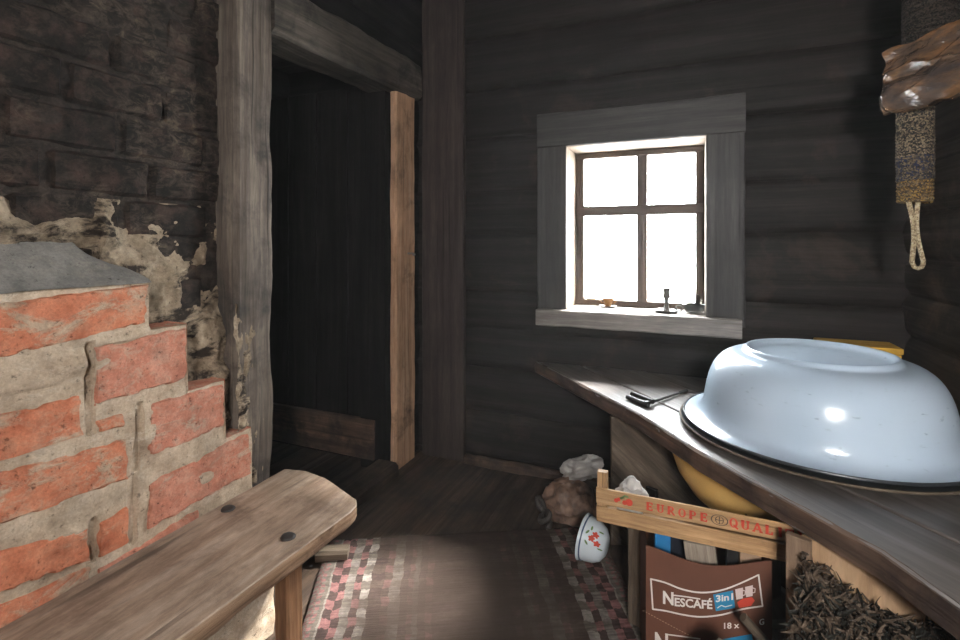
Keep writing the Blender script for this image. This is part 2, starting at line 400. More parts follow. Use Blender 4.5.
# rag rug: columns of blocks in two colours, fine ribs across
n = NT('rag_rug')
c = n.new('ShaderNodeUVMap'); sp = n.new('ShaderNodeSeparateXYZ'); n.link(c.outputs[0], sp.inputs[0])
wob = n.noise(n.uv((9, 16, 1)), 1.0, 3, .6)
U = n.math('ADD', sp.outputs[0], n.math('MULTIPLY', n.math('SUBTRACT', wob, .5), .026))
wob2 = n.noise(n.uv((30, 9, 1), ), 1.0, 3, .6)
W = n.math('ADD', sp.outputs[1], n.math('MULTIPLY', n.math('SUBTRACT', wob2, .5), .045))
um = n.math('SUBTRACT', .5, n.math('ABSOLUTE', n.math('SUBTRACT', U, .5)))           # 0 at either selvedge, .5 in the middle
um = n.math('MULTIPLY', um, 2.5)
PK, PK2, DK, GR, WH, BR = (.20, .095, .090), (.15, .078, .072), (.055, .036, .032), (.125, .108, .09), (.20, .178, .15), (.075, .054, .043)
A_ = [(0, PK2), (.035, GR), (.05, PK), (.085, GR), (.115, WH), (.13, PK), (.20, DK), (.26, GR), (.33, PK), (.39, GR), (.46, BR), (.56, PK2), (.62, GR), (.70, BR), (.76, PK2), (.80, GR), (.84, BR), (.90, PK2), (.95, BR)]
B_ = [(0, GR), (.035, PK2), (.05, GR), (.085, GR), (.115, WH), (.13, DK), (.20, PK), (.26, (.17, .15, .13)), (.33, DK), (.39, (.27, .24, .21)), (.46, DK), (.56, BR), (.62, (.16, .14, .12)), (.70, DK), (.76, BR), (.80, (.10, .085, .07)), (.84, DK), (.90, BR), (.95, DK)]
row = n.math('MODULO', n.math('FLOOR', n.math('MULTIPLY', W, 25.0)), 2.0)
fine = n.math('MODULO', n.math('FLOOR', n.math('MULTIPLY', W, 75.0)), 2.0)
par = n.mix(n.math('GREATER_THAN', um, .115), fine, row)
col = n.mix(par, n.ramp(um, A_, True), n.ramp(um, B_, True))
rib = n.noise(n.uv((10, 110, 1)), 1.0, 2, .5); col = n.mix(1.0, col, n.ramp(rib, [(.3, .62), (.7, 1.2)]), 'MULTIPLY')
spk = n.noise(n.obj(), 55, 5, .7); col = n.mix(1.0, col, n.ramp(spk, [(.3, .65), (.7, 1.3)]), 'MULTIPLY')
dirt = n.noise(n.obj(), 3.0, 7, .65)
mid = n.ramp(um, [(.26, 0.0), (.60, .66)])  # middle darkened: worn brown plus the shade there, put into the colour
dirt_shade = n.math('ADD', n.ramp(dirt, [(.40, 0.0), (.66, .55)]), mid)
col = n.mix(n.math('MINIMUM', dirt_shade, .93), col, (.036, .025, .0195))
n.bump(rib, .5, .006); M['rug'] = n.done(col, .95, .08)

# ================================================================== SETTING
XL, XB, YB, XR, ZC, YF = -1.37, -1.45, 2.40, 0.77, 2.50, -0.95

# floor
mb = MB()
x = -3.0
while x < 0.95:
    wd = random.uniform(.15, .2); dz = random.uniform(-.003, .001)
    x0 = x
    mb.grid(lambda u, v, x0=x0, wd=wd, dz=dz: V((x0+.002+u*(wd-.004), YF-.1+v*4.05, dz-.004*(abs(u-.5)*2)**6 + .002*nz((x0+u*wd, v*4.7, 0), 3))), 6, 60,
            uvfn=lambda u, v, x0=x0, wd=wd: (v*4.7+x0*7.3, x0*3.1+u*wd))
    x += wd
mb.box((-3.0, YF-.1, -.06), (0, 4.05, 0), (4.0, 0, 0), (0, 0, .045))
struct(mb.build('floor', M['floor'], origin=(0, 0, 0)))
# ceiling
mb = MB()
y = YF-.1
while y < 3.1:
    mb.box((-3.0, y, ZC), (4.0, 0, 0), (0, .235, 0), (0, 0, .04), .002); y += .24
mb.box((-3.0, YF-.1, ZC+.03), (4.0, 0, 0), (0, 4.15, 0), (0, 0, .04))
struct(mb.build('ceiling', M['logdark'], origin=(0, 0, ZC)))

# log walls
BACKZ = [-.02, .02, .26, .50, .70, .905, 1.205, 1.43, 1.715, 1.97, 2.24, 2.56]
RIGHTZ = [-.02, .17, .40, .62, .80, .965, 1.10, 1.275, 1.50, 1.74, 2.0, 2.26, 2.56]
def logprof(z, Z):
    for k in range(len(Z)-1):
        if Z[k] <= z <= Z[k+1]:
            h = Z[k+1]-Z[k]; t = (z-Z[k])/h
            e = min(t, 1-t)*h
            return k, (.018*(1-min(1, e/.028))**2 + .010*(2*t-1)**2)
    return 0, 0
def wallgrid(mb, axis, c0, a0, a1, z0, z1, Z, sgn, seed, res=.03):
    """axis 'y': wall at y = c0 running over x; sgn is the direction into the solid wall"""
    nu = max(2, int((a1-a0)/res)); nv = max(2, int((z1-z0)/.013))
    def fn(u, v):
        a = a0+(a1-a0)*u; z = z0+(z1-z0)*v
        zz = z + .010*nz((a, 0, seed), 1.7)
        k, d = logprof(zz, Z); d += .006*fbm((a*.8, z*3, k*5.0), 2.2, seed, 3)
        return V((a, c0+sgn*d, z)) if axis == 'y' else V((c0+sgn*d, a, z))
    def uvf(u, v):
        a = a0+(a1-a0)*u; z = z0+(z1-z0)*v; k, _ = logprof(z, Z); return (a+k*3.7, z)
    mb.grid(fn, nu, nv, uvfn=uvf, flip=(axis == 'x') == (sgn > 0) if False else ((axis == 'y') != (sgn > 0)))
WX0, WX1, WZ0, WZ1 = -.55, .07, .84, 1.63        # clear opening of the small window
mb = MB()
wallgrid(mb, 'y', YB, -1.6, WX0-.01, -.02, 2.56, BACKZ, 1, 3)
wallgrid(mb, 'y', YB, WX1+.01, .95, -.02, 2.56, BACKZ, 1, 3)
wallgrid(mb, 'y', YB, WX0-.01, WX1+.01, -.02, WZ0-.01, BACKZ, 1, 3)
wallgrid(mb, 'y', YB, WX0-.01, WX1+.01, WZ1+.01, 2.56, BACKZ, 1, 3)
for (a, b, c, d) in ((-1.6, WX0-.03, -.02, 2.56), (WX1+.03, .95, -.02, 2.56), (WX0-.03, WX1+.03, -.02, WZ0-.03), (WX0-.03, WX1+.03, WZ1+.03, 2.56)):
    mb.box((a, YB+.05, c), (b-a, 0, 0), (0, .18, 0), (0, 0, d-c))
struct(mb.build('wall_back', M['log'], origin=(0, YB, 0)))
mb = MB(); wallgrid(mb, 'x', XR, YF-.1, 2.55, -.02, 2.56, RIGHTZ, 1, 9)
mb.box((XR+.05, YF-.1, -.02), (0, 3.6, 0), (.12, 0, 0), (0, 0, 2.58))
struct(mb.build('wall_right', M['logbrown'], origin=(XR, 0, 0)))
# front wall (behind the camera) with the second window
FX0, FX1, FZ0, FZ1 = .24, .68, 1.29, 1.83
mb = MB()
for (a, b, c, d) in ((-1.7, FX0, -.02, 2.56), (FX1, .95, -.02, 2.56), (FX0, FX1, -.02, FZ0), (FX0, FX1, FZ1, 2.56)):
    wallgrid(mb, 'y', YF, a, b, c, d, BACKZ, -1, 5, .06)
    mb.box((a, YF-.16, c), (b-a, 0, 0), (0, .11, 0), (0, 0, d-c))
struct(mb.build('wall_front', M['log'], origin=(0, YF, 0)))
w2 = structroot('window_2', (.46, YF-.05, FZ0))
mb = MB()
for a in (FX0, FX1-.04): mb.box((a, YF-.10, FZ0), (0, 0, FZ1-FZ0), (.04, 0, 0), (0, .05, 0))
for z in (FZ0, (FZ0+FZ1)/2+.06, FZ1-.04): mb.box((FX0, YF-.10, z), (FX1-FX0, 0, 0), (0, .05, 0), (0, 0, .04))
mb.box((.442, YF-.10, FZ0), (0, 0, FZ1-FZ0), (.035, 0, 0), (0, .05, 0))
mb.build('sash', M['sash'], w2, bevel=.004)

# left wall: sooty brick courses beside the door, logs over it
mb = MB()
z = 0.0; k = 0
PZ = .1145; z_ref = 1.286
z = z_ref - PZ*12 + .0
while z < 2.5:
    y = -1.75 + (.0 if k % 2 else .135); 
    while y < 1.17:
        L = random.choice([.255, .265, .26]); y1 = min(y+L, 1.19)
        if y1-y > .05:
            dp = random.uniform(-.006, .008); zt = random.uniform(-.004, .004)
            yy0, yy1 = y+.004, y1-.005
            def fn(u, v, yy0=yy0, yy1=yy1, z=z, dp=dp, zt=zt):
                e = min(u*(yy1-yy0), (1-u)*(yy1-yy0), v*.104, (1-v)*.104)
                q = V((0, yy0+u*(yy1-yy0), z+.004+v*.106+zt*(u-.5)))
                return V((XB+dp-.016*max(0, 1-(e+.004*nz(q, 30, 2))/.010)**1.5+.007*fbm(q, 16, 2, 4), q.y, q.z))
            mb.grid(fn, 22, 10, flip=False)
        y += L
    z += PZ; k += 1
ms = len(mb.f)
mb.cm = 1
mb.grid(lambda u, v: V((XB-.007+.012*fbm((0, -1.7+u*2.90, v*2.5), 9, 4, 4), -1.7+u*2.90, v*2.56-.02)), 260, 220)
mb.box((XB-.18, -1.75, -.02), (0, 2.93, 0), (.14, 0, 0), (0, 0, 2.58))
mb.cm = 2
wallgrid(mb, 'x', XL, 1.13, 2.55, 2.06, 2.56, BACKZ, -1, 11)
wallgrid(mb, 'x', XL-.02, 2.325, 2.55, -.02, 2.56, BACKZ, -1, 11)
mb.box((XL-.2, 1.13, 2.0), (0, 1.4, 0), (.15, 0, 0), (0, 0, .56))
mb.box((XL-.2, 2.11, -.02), (0, 0, 2.58), (0, .45, 0), (.15, 0, 0))
struct(mb.build('wall_left', [M['soot'], M['sootmortar'], M['logdark']], origin=(XL, 0, 0)))

# the dark entry room beyond the door
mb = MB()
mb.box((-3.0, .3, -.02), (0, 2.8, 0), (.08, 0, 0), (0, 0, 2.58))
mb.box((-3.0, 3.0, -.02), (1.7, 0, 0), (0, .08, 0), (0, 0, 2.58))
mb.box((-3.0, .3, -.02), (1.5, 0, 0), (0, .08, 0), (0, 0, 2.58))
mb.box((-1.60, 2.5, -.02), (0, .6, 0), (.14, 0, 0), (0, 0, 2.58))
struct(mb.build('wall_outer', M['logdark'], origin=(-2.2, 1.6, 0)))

# door frame, leaf, threshold
d1 = structroot('door_1', (XL, 1.7, 0))
mb = MB()
mb.beam((XL-.085, 1.254, -.02), (XL-.085, 1.254, 2.52), .16, .175, up=(1, 0, 0), seg=60, amp=.007, cham=.014, ns=5, seed=4, freq=4)
mb.build('door_post', M['post'], d1)
mb = MB()
mb.beam((XL-.075, 1.32, 2.005), (XL-.075, 2.36, 2.045), .19, .20, up=(0, 0, 1), seg=40, amp=.008, cham=.02, ns=5, seed=8, freq=5)
mb.build('lintel', M['lintel'], d1)
mb = MB()
mb.beam((XL-.02, 2.232, -.01), (XL-.02, 2.232, 1.95), .19, .04, up=(1, 0, 0), seg=40, amp=.004, cham=.008, ns=4, seed=14)
mb.build('door_jamb', M['jamb'], d1)
mb = MB(); mb.beam((XL-.03, 1.335, .02), (XL-.03, 2.10, .025), .13, .075, seg=24, amp=.006, cham=.015, seed=20)
mb.build('threshold', M['floor'], d1)
mb = MB()
xx = -1.47
for k, wd in enumerate((.19, .21, .2, .22)):
    mb.box((xx-wd+.003, 2.12, .03), (0, 0, 1.95), (wd-.006, 0, 0), (0, .035, 0)); xx -= wd
leaf = mb.build('door_leaf', M['logdark'], d1, bevel=.003)
mb = MB(); mb.box((-2.28, 2.098, .05), (.80, 0, 0), (0, .022, 0), (0, 0, .20), .003)
mb.build('lower_ledge', M['tableedge'], leaf, bevel=.003)
mb = MB(); mb.tube([(XL+.0, 2.25, 1.105), (XL+.035, 2.25, 1.105), (XL+.045, 2.243, 1.10), (XL+.05, 2.22, 1.098)], .005, 6)
mb.build('latch_hook', M['steel'], d1)
# corner board, baseboard
mb = MB(); mb.beam((-1.225, YB-.018, 0), (-1.225, YB-.018, 2.5), .25, .035, up=(0, -1, 0), seg=30, amp=.004, cham=.005, seed=31)
struct(mb.build('trim_1', M['corner']))
mb = MB(); mb.beam((-1.09, YB-.03, .018), (.5, YB-.03, .018), .04, .05, seg=40, amp=.008, cham=.01, seed=33)
struct(mb.build('baseboard_back', M['tableedge']))

# small window
w1 = structroot('window_1', (-.24, YB, WZ0))
mb = MB()
mb.beam((-.622, YB-.018, .80), (-.622, YB-.018, 1.80), .145, .034, up=(0, -1, 0), amp=.002, cham=.004, seed=41)
mb.beam((.146, YB-.018, .80), (.146, YB-.018, 1.80), .15, .034, up=(0, -1, 0), amp=.002, cham=.004, seed=42)
mb.beam((-.695, YB-.020, 1.715), (.222, YB-.020, 1.715), .165, .038, up=(0, -1, 0), amp=.002, cham=.004, seed=43)
mb.build('casing', M['casing'], w1)
mb = MB(); mb.beam((-.69, YB+.005, .797), (.205, YB+.005, .797), .17, .078, seg=30, amp=.003, cham=.006, seed=45)
mb.box((WX0, YB+.06, .75), (WX1-WX0, 0, 0), (0, .21, 0), (0, 0, .086))
mb.build('sill', M['sill'], w1)
mb = MB()
mb.box((WX0-.03, YB-.03, WZ0-.01), (0, 0, .82), (.031, 0, 0), (0, .255, 0))
mb.box((WX1-.001, YB-.03, WZ0-.01), (0, 0, .82), (.031, 0, 0), (0, .255, 0))
mb.box((WX0-.03, YB-.03, WZ1), (.68, 0, 0), (0, .255, 0), (0, 0, .03))
mb.build('reveal', M['reveal'], w1, bevel=.003)
YS = YB+.19
mb = MB()
for a, b in ((WX0, .042), (WX1-.040, .040), (-.242, .050)): mb.box((a, YS, WZ0-.004), (0, 0, .795), (b, 0, 0), (0, .038, 0))
for z, h in ((WZ0-.004, .030), (1.302, .050), (WZ1-.030, .030)): mb.box((WX0, YS-.002, z), (WX1-WX0, 0, 0), (0, .042, 0), (0, 0, h))
sash = mb.build('sash', M['sash'], w1, bevel=.005)
for x0, x1 in ((WX0+.034, -.240), (-.194, WX1-.034)):
    for z0, z1 in ((WZ0+.024, 1.304), (1.350, WZ1-.028)):
        MB().box((x0, YS+.016, z0), (x1-x0, 0, 0), (0, .004, 0), (0, 0, z1-z0)).build('pane', M['glass'], sash)

# thin volume added through both rooms, standing in for glare around the window
n = NT('glare_haze'); out_ = [x for x in n.n if x.type == 'OUTPUT_MATERIAL'][0]; n.n.remove(n.b)
vs_ = n.new('ShaderNodeVolumeScatter'); vs_.inputs['Density'].default_value = .0065; vs_.inputs['Anisotropy'].default_value = .2; n.link(vs_.outputs[0], out_.inputs['Volume'])
o = MB().box((-2.96, YF-.08, -.03), (3.79, 0, 0), (0, 3.75, 0), (0, 0, 2.54)).build('glare_haze', n.m)
tag(o, 'thin haze added through the room for the glare around the window', 'haze', kind='stuff')

# ================================================================== BRICK STOVE
XS = -1.33
stove = thing('brick_stove', (XS-.06, .5, 0), 'stepped red brick stove end with pale mortar and grey cement top, against the sooty wall', 'stove')
STEP = [(-90, 300), (150, 281), (151, 326), (188, 323), (189, 381), (226, 379), (226, 428), (252, 427), (254, 474)]
SP = [at_x(px, py, XS) for px, py in STEP]
ytop = []
def top_at(y):
    # height of the stepped silhouette at y
    if y <= SP[1].y: return SP[1].z
    if y <= SP[3].y: return SP[3].z
    if y <= SP[5].y: return SP[5].z
    if y <= SP[7].y: return SP[7].z
    return 0
YE = SP[7].y
GROOVES = [[at_x(*q, XS) for q in g] for g in (((89, 345), (91, 433)), ((141, 405), (137, 470)), ((133, 478), (133, 542)), ((94, 522), (93, 560)))]
def groove(y, z):
    d = 9
    for a, b in GROOVES:
        t = max(0, min(1, ((y-a.y)*(b.y-a.y)+(z-a.z)*(b.z-a.z))/max(1e-9, (b.y-a.y)**2+(b.z-a.z)**2)))
        d = min(d, math.hypot(y-a.y-t*(b.y-a.y), z-a.z-t*(b.z-a.z)))
    return d
mb = MB()
Y0 = -.9
def mfn(u, v):
    y = Y0+(YE-Y0)*u; zt = top_at(y); z = v*1.06
    d = .007*fbm((0, y, z), 7, 21, 5)
    # mortar patches that lap over the brick faces
    for (px, py, ry, rz, h) in PATCH:
        q = at_x(px, py, XS); e = 1-((y-q.y)/ry)**2-((z-q.z)/rz)**2
        if e > 0: d += h*min(1, e*1.6)
    if z < .36: d += .012*min(1, (.36-z)/.05)
    g = groove(y, z)
    if g < .009: d -= .03*(1-g/.009)
    return V((XS-.003+d, y, min(z, zt-.004+.004*nz((0, y, z), 30, 3))))
PATCH = [(30, 378, .16, .03, .009), (115, 336, .10, .022, .010), (105, 372, .03, .05, .007), (70, 362, .05, .03, .008), (148, 425, .03, .06, .006), (145, 495, .025, .05, .007),
         (20, 505, .08, .012, .006), (110, 540, .05, .03, .006), (60, 540, .06, .02, .006), (200, 480, .07, .03, .007)]
mb.grid(mfn, 300, 150, flip=False, keep=lambda u, v: v*1.06 < top_at(Y0+(YE-Y0)*u)+.012)
# solid core with the step treads
for a, b in ((Y0, SP[1].y), (SP[1].y, SP[3].y), (SP[3].y, SP[5].y), (SP[5].y, SP[7].y)):
    h = top_at((a+b)/2)
    mb.box((XB+.002, a, 0), (0, b-a, 0), (XS-.012-XB, 0, 0), (0, 0, h-.004))
mb.build('mortar_core', M['mortar'], stove)
BR_ = [((-90, 312), (150, 283), (148, 324), (-90, 382), 0), ((-90, 437), (84, 391), (85, 437), (-90, 492), 0), ((92, 346), (187, 325), (188, 380), (94, 408), 1),
       ((-90, 494), (129, 437), (131, 480), (-90, 560), 0), ((146, 404), (224, 382), (225, 427), (146, 460), 1), ((96, 420), (124, 412), (125, 428), (97, 436), 0),
       ((146, 484), (250, 430), (252, 474), (146, 532), 1), ((97, 522), (130, 504), (131, 542), (97, 562), 0), ((-90, 572), (90, 526), (92, 560), (-90, 630), 0),
       ((-90, 640), (92, 566), (93, 604), (-90, 700), 0), ((97, 568), (200, 508), (202, 540), (97, 602), 1)]
for kind in (0, 1):
    mb = MB()
    for q in BR_:
        if q[4] != kind: continue
        tl, tr, br, bl = [at_x(*c, XS) for c in q[:4]]; sd = random.random()*40
        ln = (tr-tl).length; ht = (tl-bl).length
        def fn(u, v, tl=tl, tr=tr, br=br, bl=bl, sd=sd, ln=ln, ht=ht):
            a = bl.lerp(br, u).lerp(tl.lerp(tr, u), v)
            e = min(u*ln, (1-u)*ln, v*ht, (1-v)*ht)
            rag = .006*nz(a, 40, sd)
            dx = .005+.004*fbm(a, 14, sd, 4)-.028*max(0, 1-(e+rag)/.007)
            return V((XS+dx, a.y+.003*nz(a, 25, sd+5), a.z+.003*nz(a, 25, sd+9)))
        mb.grid(fn, max(20, int(ln/.006)), max(12, int(ht/.006)))
    # top faces of the outer bricks of each step
    if kind == 1:
        for k in (3, 5, 7):
            y0, y1 = SP[k-2].y, SP[k].y; h = SP[k].z
            mb.grid(lambda u, v, y0=y0, y1=y1, h=h: V((XS-.004-u*.10, y0+v*(y1-y0), h-.003+.003*fbm((u*.1, v*.1, h), 30, 2, 3))), 10, 16, flip=False)
            mb.grid(lambda u, v, y1=y1, h=h: V((XS-.004-v*.10, y1-.001+.002*nz((u, v, h), 9), h-.15*u)), 14, 10)
    mb.build('brickwork', M['brick'] if kind == 0 else M['brickpink'], stove)
mb = MB()
def plinth(u, v):
    y = Y0+(1.115-Y0)*min(1, u*1.06); k = max(0, u*1.06-1)/.06        # the last strip turns the corner
    t = v*.48; x, z = (-1.135-.0, t) if t < .27 else (-1.135-(t-.27), .27)
    d = .010*fbm((x, y, z), 9, 51, 5)-.02*max(0, 1-abs(t-.27)/.02)
    return V((x+d-(x+1.345)*k, y+d*.5, z+d*(.6 if t > .26 else 0)))
mb.grid(plinth, 200, 50)
mb.build('plinth', M['mortar'], stove)
mb = MB()
zt = SP[1].z
def cap(u, v):
    y = Y0+(SP[1].y-Y0)*u; end = max(0, 1-(SP[1].y-y)/.12)
    s = v; x = XS+.006-s*(.125); z = zt-.004+.115*s**1.1*(1-.55*end*s)
    z += .006*fbm((x, y, z), 9, 31, 4); x += .004*fbm((x, y, z), 12, 33, 3)
    if s > .1: y -= end*.10*s*s
    return V((x, y, z))
mb.grid(cap, 160, 20)
mb.build('cement_cap', M['cement'], stove)
# clay plaster remnants on the wall between the steps and the door post
mb = MB()
def clay(u, v):
    y = -.2+(1.40)*u; z = .30+.98*v
    b = -.014
    if y > .80:
        line = 1.30-(y-.80)*.75         # clay lies thick in the angle under this line
        b += .036*max(0, min(1.15, (line-z)/.16))
        b += .030*max(0, 1-abs(y-1.14)/.06)*max(0, min(1, (1.02-z)/.3))
        b += .012*max(0, 1-abs(z-.62)/.25)
    tz = 1.185+.02*nz((y, 0, 0), 4)
    if y < .83: b += .044*max(0, 1-abs(z-tz)/.045)*(.6+.5*min(1, max(0, (.83-y)/.1)))
    d = b+.022*fbm((0, y, z), 12, 44, 6)+.008*nz((0, y, z), 4, 2)
    return V((XB+d, y, z))
mb.grid(clay, 330, 230)
def splash(u, v):
    y = 1.165+.12*u; z = .34+.62*v
    d = -.016+.036*max(0, 1-u*1.15-.5*v**2)+.016*fbm((0, y*1.5, z*.6), 22, 64, 5)
    return V((XL+.004+d, y, z))
mb.grid(splash, 50, 150)
mb.build('clay_plaster', M['clay'], stove)

# ================================================================== BENCH
bz = .36
bench = thing('bench', (-1.12, .5, 0), 'thick worn plank bench with two dark round pegs, along the brick stove', 'bench')
outl = [(-1.318, -.5), (-.952, -.5), (-.951, .3), (-.950, .67), (-.940, .95), (-.926, 1.20), (-.932, 1.235), (-.955, 1.262), (-1.14, 1.338), (-1.24, 1.352), (-1.318, 1.335)]
def arc_pts(poly, step=.025):
    out = []
    for k in range(len(poly)):
        a, b = V(poly[k]), V(poly[(k+1) % len(poly)]); n_ = max(1, int((b-a).length/step))
        for i in range(n_): out.append(a.lerp(b, i/n_))
    return out
mb = MB(); P2 = arc_pts(outl); n_ = len(P2); cen = V((-1.13, .5))
rings = [(0.0, -.0025), (.003, -.0), (.014, .0), (.030, .001), (.046, -.004), (.058, -.016)]
s = 0
allr = []
for dz, ins in rings:
    row = []
    for p2 in P2:
        # inset towards the plank's middle line
        ix = -1.135 if p2.y < 1.15 else -1.13; dirv = V((ix-p2.x, (min(p2.y, 1.15)-p2.y))); dirv = dirv.normalized() if dirv.length > 1e-6 else dirv
        k = -ins
        w_ = .010*max(0, nz((p2.x, p2.y, dz), 6, 5))*(dz/.06) + .002*nz((p2.x, p2.y, dz), 20, 6)
        q = p2 + dirv*(k+w_)
        row.append(len(mb.v)); mb.v.append(V((q.x, q.y, bz-dz-(.006*nz((q.x, q.y, 0), 7, 8) if dz > .055 else 0))))
    allr.append(row)
for r0, r1 in zip(allr, allr[1:]):
    L = 0; mb.cm = 1 if r0 is not allr[0] else 0
    for k in range(n_):
        k2 = (k+1) % n_; l = (P2[k2]-P2[k]).length
        z0, z1 = mb.v[r0[k]].z, mb.v[r1[k]].z
        mb.face([r1[k], r1[k2], r0[k2], r0[k]], [(L, z1), (L+l, z1), (L+l, z0), (L, z0)]); L += l
mb.cm = 0; mb.face(allr[0], [(mb.v[i].y, mb.v[i].x) for i in allr[0]])
mb.face(list(reversed(allr[-1])), [(mb.v[i].y, mb.v[i].x) for i in reversed(allr[-1])])
mb.build('seat', [M['bench'], M['benchside']], bench, sharp=28)
for px, py in ((228, 509), (288, 537)):
    c = at_z(px, py, bz)
    MB().lathe([(0, .006), (.012, .0062), (.018, .004), (.0205, .0), (.0205, -.03)], 20, Matrix.Translation(c), fn=lambda q: q*(1+.12*nz(q, 60, 3))).build('peg', M['iron'], bench)
mb = MB(); mb.beam((-.985, 1.015, 0), (-.995, 1.02, .305), .058, .05, up=(1, 0, 0), seg=10, amp=.002, cham=.006); mb.build('leg', M['benchedge'], bench)
if False:
  mb = MB(); mb.beam((-1.27, 1.02, 0), (-1.26, 1.02, .305), .058, .05, up=(1, 0, 0), seg=10, amp=.002, cham=.006); mb.build('leg', M['benchedge'], bench)
for x in (-.99,):
    mb = MB(); mb.beam((x, -.3, 0), (x, -.3, .305), .058, .05, up=(1, 0, 0), seg=10, amp=.002, cham=.006); mb.build('leg', M['benchedge'], bench)

c = at_z(336, 556, 0)
mb = MB(); mb.beam((c.x-.05, c.y-.045, .021), (c.x+.05, c.y+.01, .021), .06, .042, seg=10, amp=.004, cham=.01)
tag(mb.build('wood_block', M['oldboard']), 'short wooden block on the floor just beyond the bench end', 'block')

# ================================================================== RUG
rd = V((-.474, .884, 0)).normalized(); rp = V((rd.y, -rd.x, 0))
r0 = V((-1.053, 1.114, 0)); RW = 1.04
mb = MB()
def rugf(u, v):
    t = -1.5+v*1.98; q = r0 + rp*(u*RW) + rd*t
    q = q + rp*(.012*nz(q, 2.5, 3)); e = min(u, 1-u, (1-v)*2)*RW
    z = .004+.007*min(1, e/.01)+.003*fbm(q, 5, 7, 3)
    return V((q.x, q.y, max(.003, z)))
mb.grid(rugf, 80, 180, uvfn=lambda u, v: (u, v*1.98))
tag(mb.build('rug', M['rug'], origin=(-.6, 1.0, 0)), 'worn rag rug with pink, grey and dark woven blocks, on the floor beside the bench', 'rug')

# ================================================================== CORNER TABLE
tz, th = .57, .060
table = thing('corner_table', (.35, 1.7, 0), 'thick grey plank counter filling the corner under the window', 'table')
edge = [at_z(535, 360, tz), at_z(640, 414, tz), at_z(706, 455, tz), at_z(800, 506, tz), at_z(881, 550, tz), at_z(960, 606, tz)]
E = [(q.x, q.y) for q in edge]; E[0] = (E[0][0]+.006, 2.378); E += [(.455, .85), (.49, .55)]
dirU = V((E[3][0]-E[0][0], E[3][1]-E[0][1])).normalized(); nrm = V((-dirU.y, dirU.x))
if nrm.x < 0: nrm = -nrm
def clip(poly, n2, c, keep_pos):
    out = []
    for k in range(len(poly)):
        a, b = V(poly[k]), V(poly[(k+1) % len(poly)]); da, db = a.dot(n2)-c, b.dot(n2)-c
        if not keep_pos: da, db = -da, -db
        if da >= 0: out.append(tuple(a))
        if (da > 0 and db < 0) or (da < 0 and db > 0): out.append(tuple(a.lerp(b, da/(da-db))))
    return out
full = E + [(.752, .55), (.752, 2.378)]
base = V(E[0]).dot(nrm)
mb = MB()
cuts = [-1, .175, .40, .63, 2]
for k in range(4):
    pl = clip(clip(full, nrm, base+cuts[k]+.0025, True), nrm, base+cuts[k+1]-.0025, False)
    if len(pl) > 2: mb.prism(pl, tz-th, tz+(-.002, .0, -.003, -.001)[k], (dirU.x, dirU.y))
mb.build('tabletop', M['table'], table, bevel=.005)
mb = MB()
pts = [V((x, y, 0)) for x, y in E]
lens = [0]
for a, b in zip(pts, pts[1:]): lens.append(lens[-1]+(b-a).length)
def epos(t):
    d = t*lens[-1]
    for k in range(len(pts)-1):
        if d <= lens[k+1] or k == len(pts)-2:
            f_ = (d-lens[k])/(lens[k+1]-lens[k]); return pts[k].lerp(pts[k+1], f_)
def front(u, v):
    q = epos(u); a = epos(max(0, u-.04)); b = epos(min(1, u+.04)); d = (b-a).normalized(); n2 = V((d.y, -d.x, 0))
    if n2.x > 0: n2 = -n2
    o_ = .003+.004*fbm((q.x, q.y, v*.2), 14, 3, 4)-.010*max(0, (abs(v-.5)*2-.8)/.2)**2
    return V((q.x+n2.x*o_, q.y+n2.y*o_, tz-.001-v*th))
mb.grid(front, 150, 10, uvfn=lambda u, v: (u*1.9, v*th), flip=True)
mb.build('front_edge', M['tableedge'], table)
mb = MB(); mb.beam((.56, .66, 0), (.56, .66, tz-th), .07, .07, up=(1, 0, 0), seg=8, amp=.002); mb.build('leg', M['tableedge'], table)
mb = MB(); mb.box((-.5, YB-.05, tz-th-.06), (1.2, 0, 0), (0, .035, 0), (0, 0, .058)); mb.build('wall_cleat', M['oldboard'], table)
mb = MB(); mb.box((XR-.05, .6, tz-th-.06), (0, 1.7, 0), (.035, 0, 0), (0, 0, .058)); mb.build('wall_cleat', M['oldboard'], table)

# ================================================================== BASIN ON ITS TRAY
bc = V((.368, 1.81, 0)); tr_ = .395
tray = thing('round_tray', (bc.x, bc.y, tz), 'flat dark round tray lying under the upturned enamel basin', 'tray')
MB().lathe([(0, .003), (.36, .003), (tr_-.006, .010), (tr_, .014), (tr_-.004, .017), (tr_-.014, .013), (.36, .008), (0, .007)], 72, Matrix.Translation((bc.x, bc.y, tz))).build('tray_disc', M['enameldark'], tray)
MB().tube([(bc.x+(tr_-.001)*math.cos(a), bc.y+(tr_-.001)*math.sin(a), tz+.015) for a in [2*math.pi*k/90 for k in range(90)]], .0035, 6, True).build('worn_rim', M['oldboard'], tray)
basin = thing('enamel_basin', (bc.x, bc.y, tz+.02), 'large upturned pale blue enamel basin standing on the corner counter', 'basin')
prof = [(0, .212), (.15, .214), (.178, .218), (.185, .231), (.193, .238), (.201, .234), (.204, .222), (.212, .220), (.240, .215), (.262, .205), (.281, .188), (.296, .165), (.308, .134), (.316, .098), (.321, .060), (.327, .036), (.338, .020), (.356, .012), (.381, .009)]
zb = tz+.022
MB().lathe([(r*1.0, z) for r, z in reversed(prof)] , 96, Matrix.Translation((bc.x, bc.y, zb))).build('bowl', M['enamel'], basin, sharp=80, sub=1)
MB().tube([(bc.x+.383*math.cos(a), bc.y+.383*math.sin(a), zb+.008) for a in [2*math.pi*k/120 for k in range(120)]], .0042, 8, True).build('rim', M['enameldark'], basin)

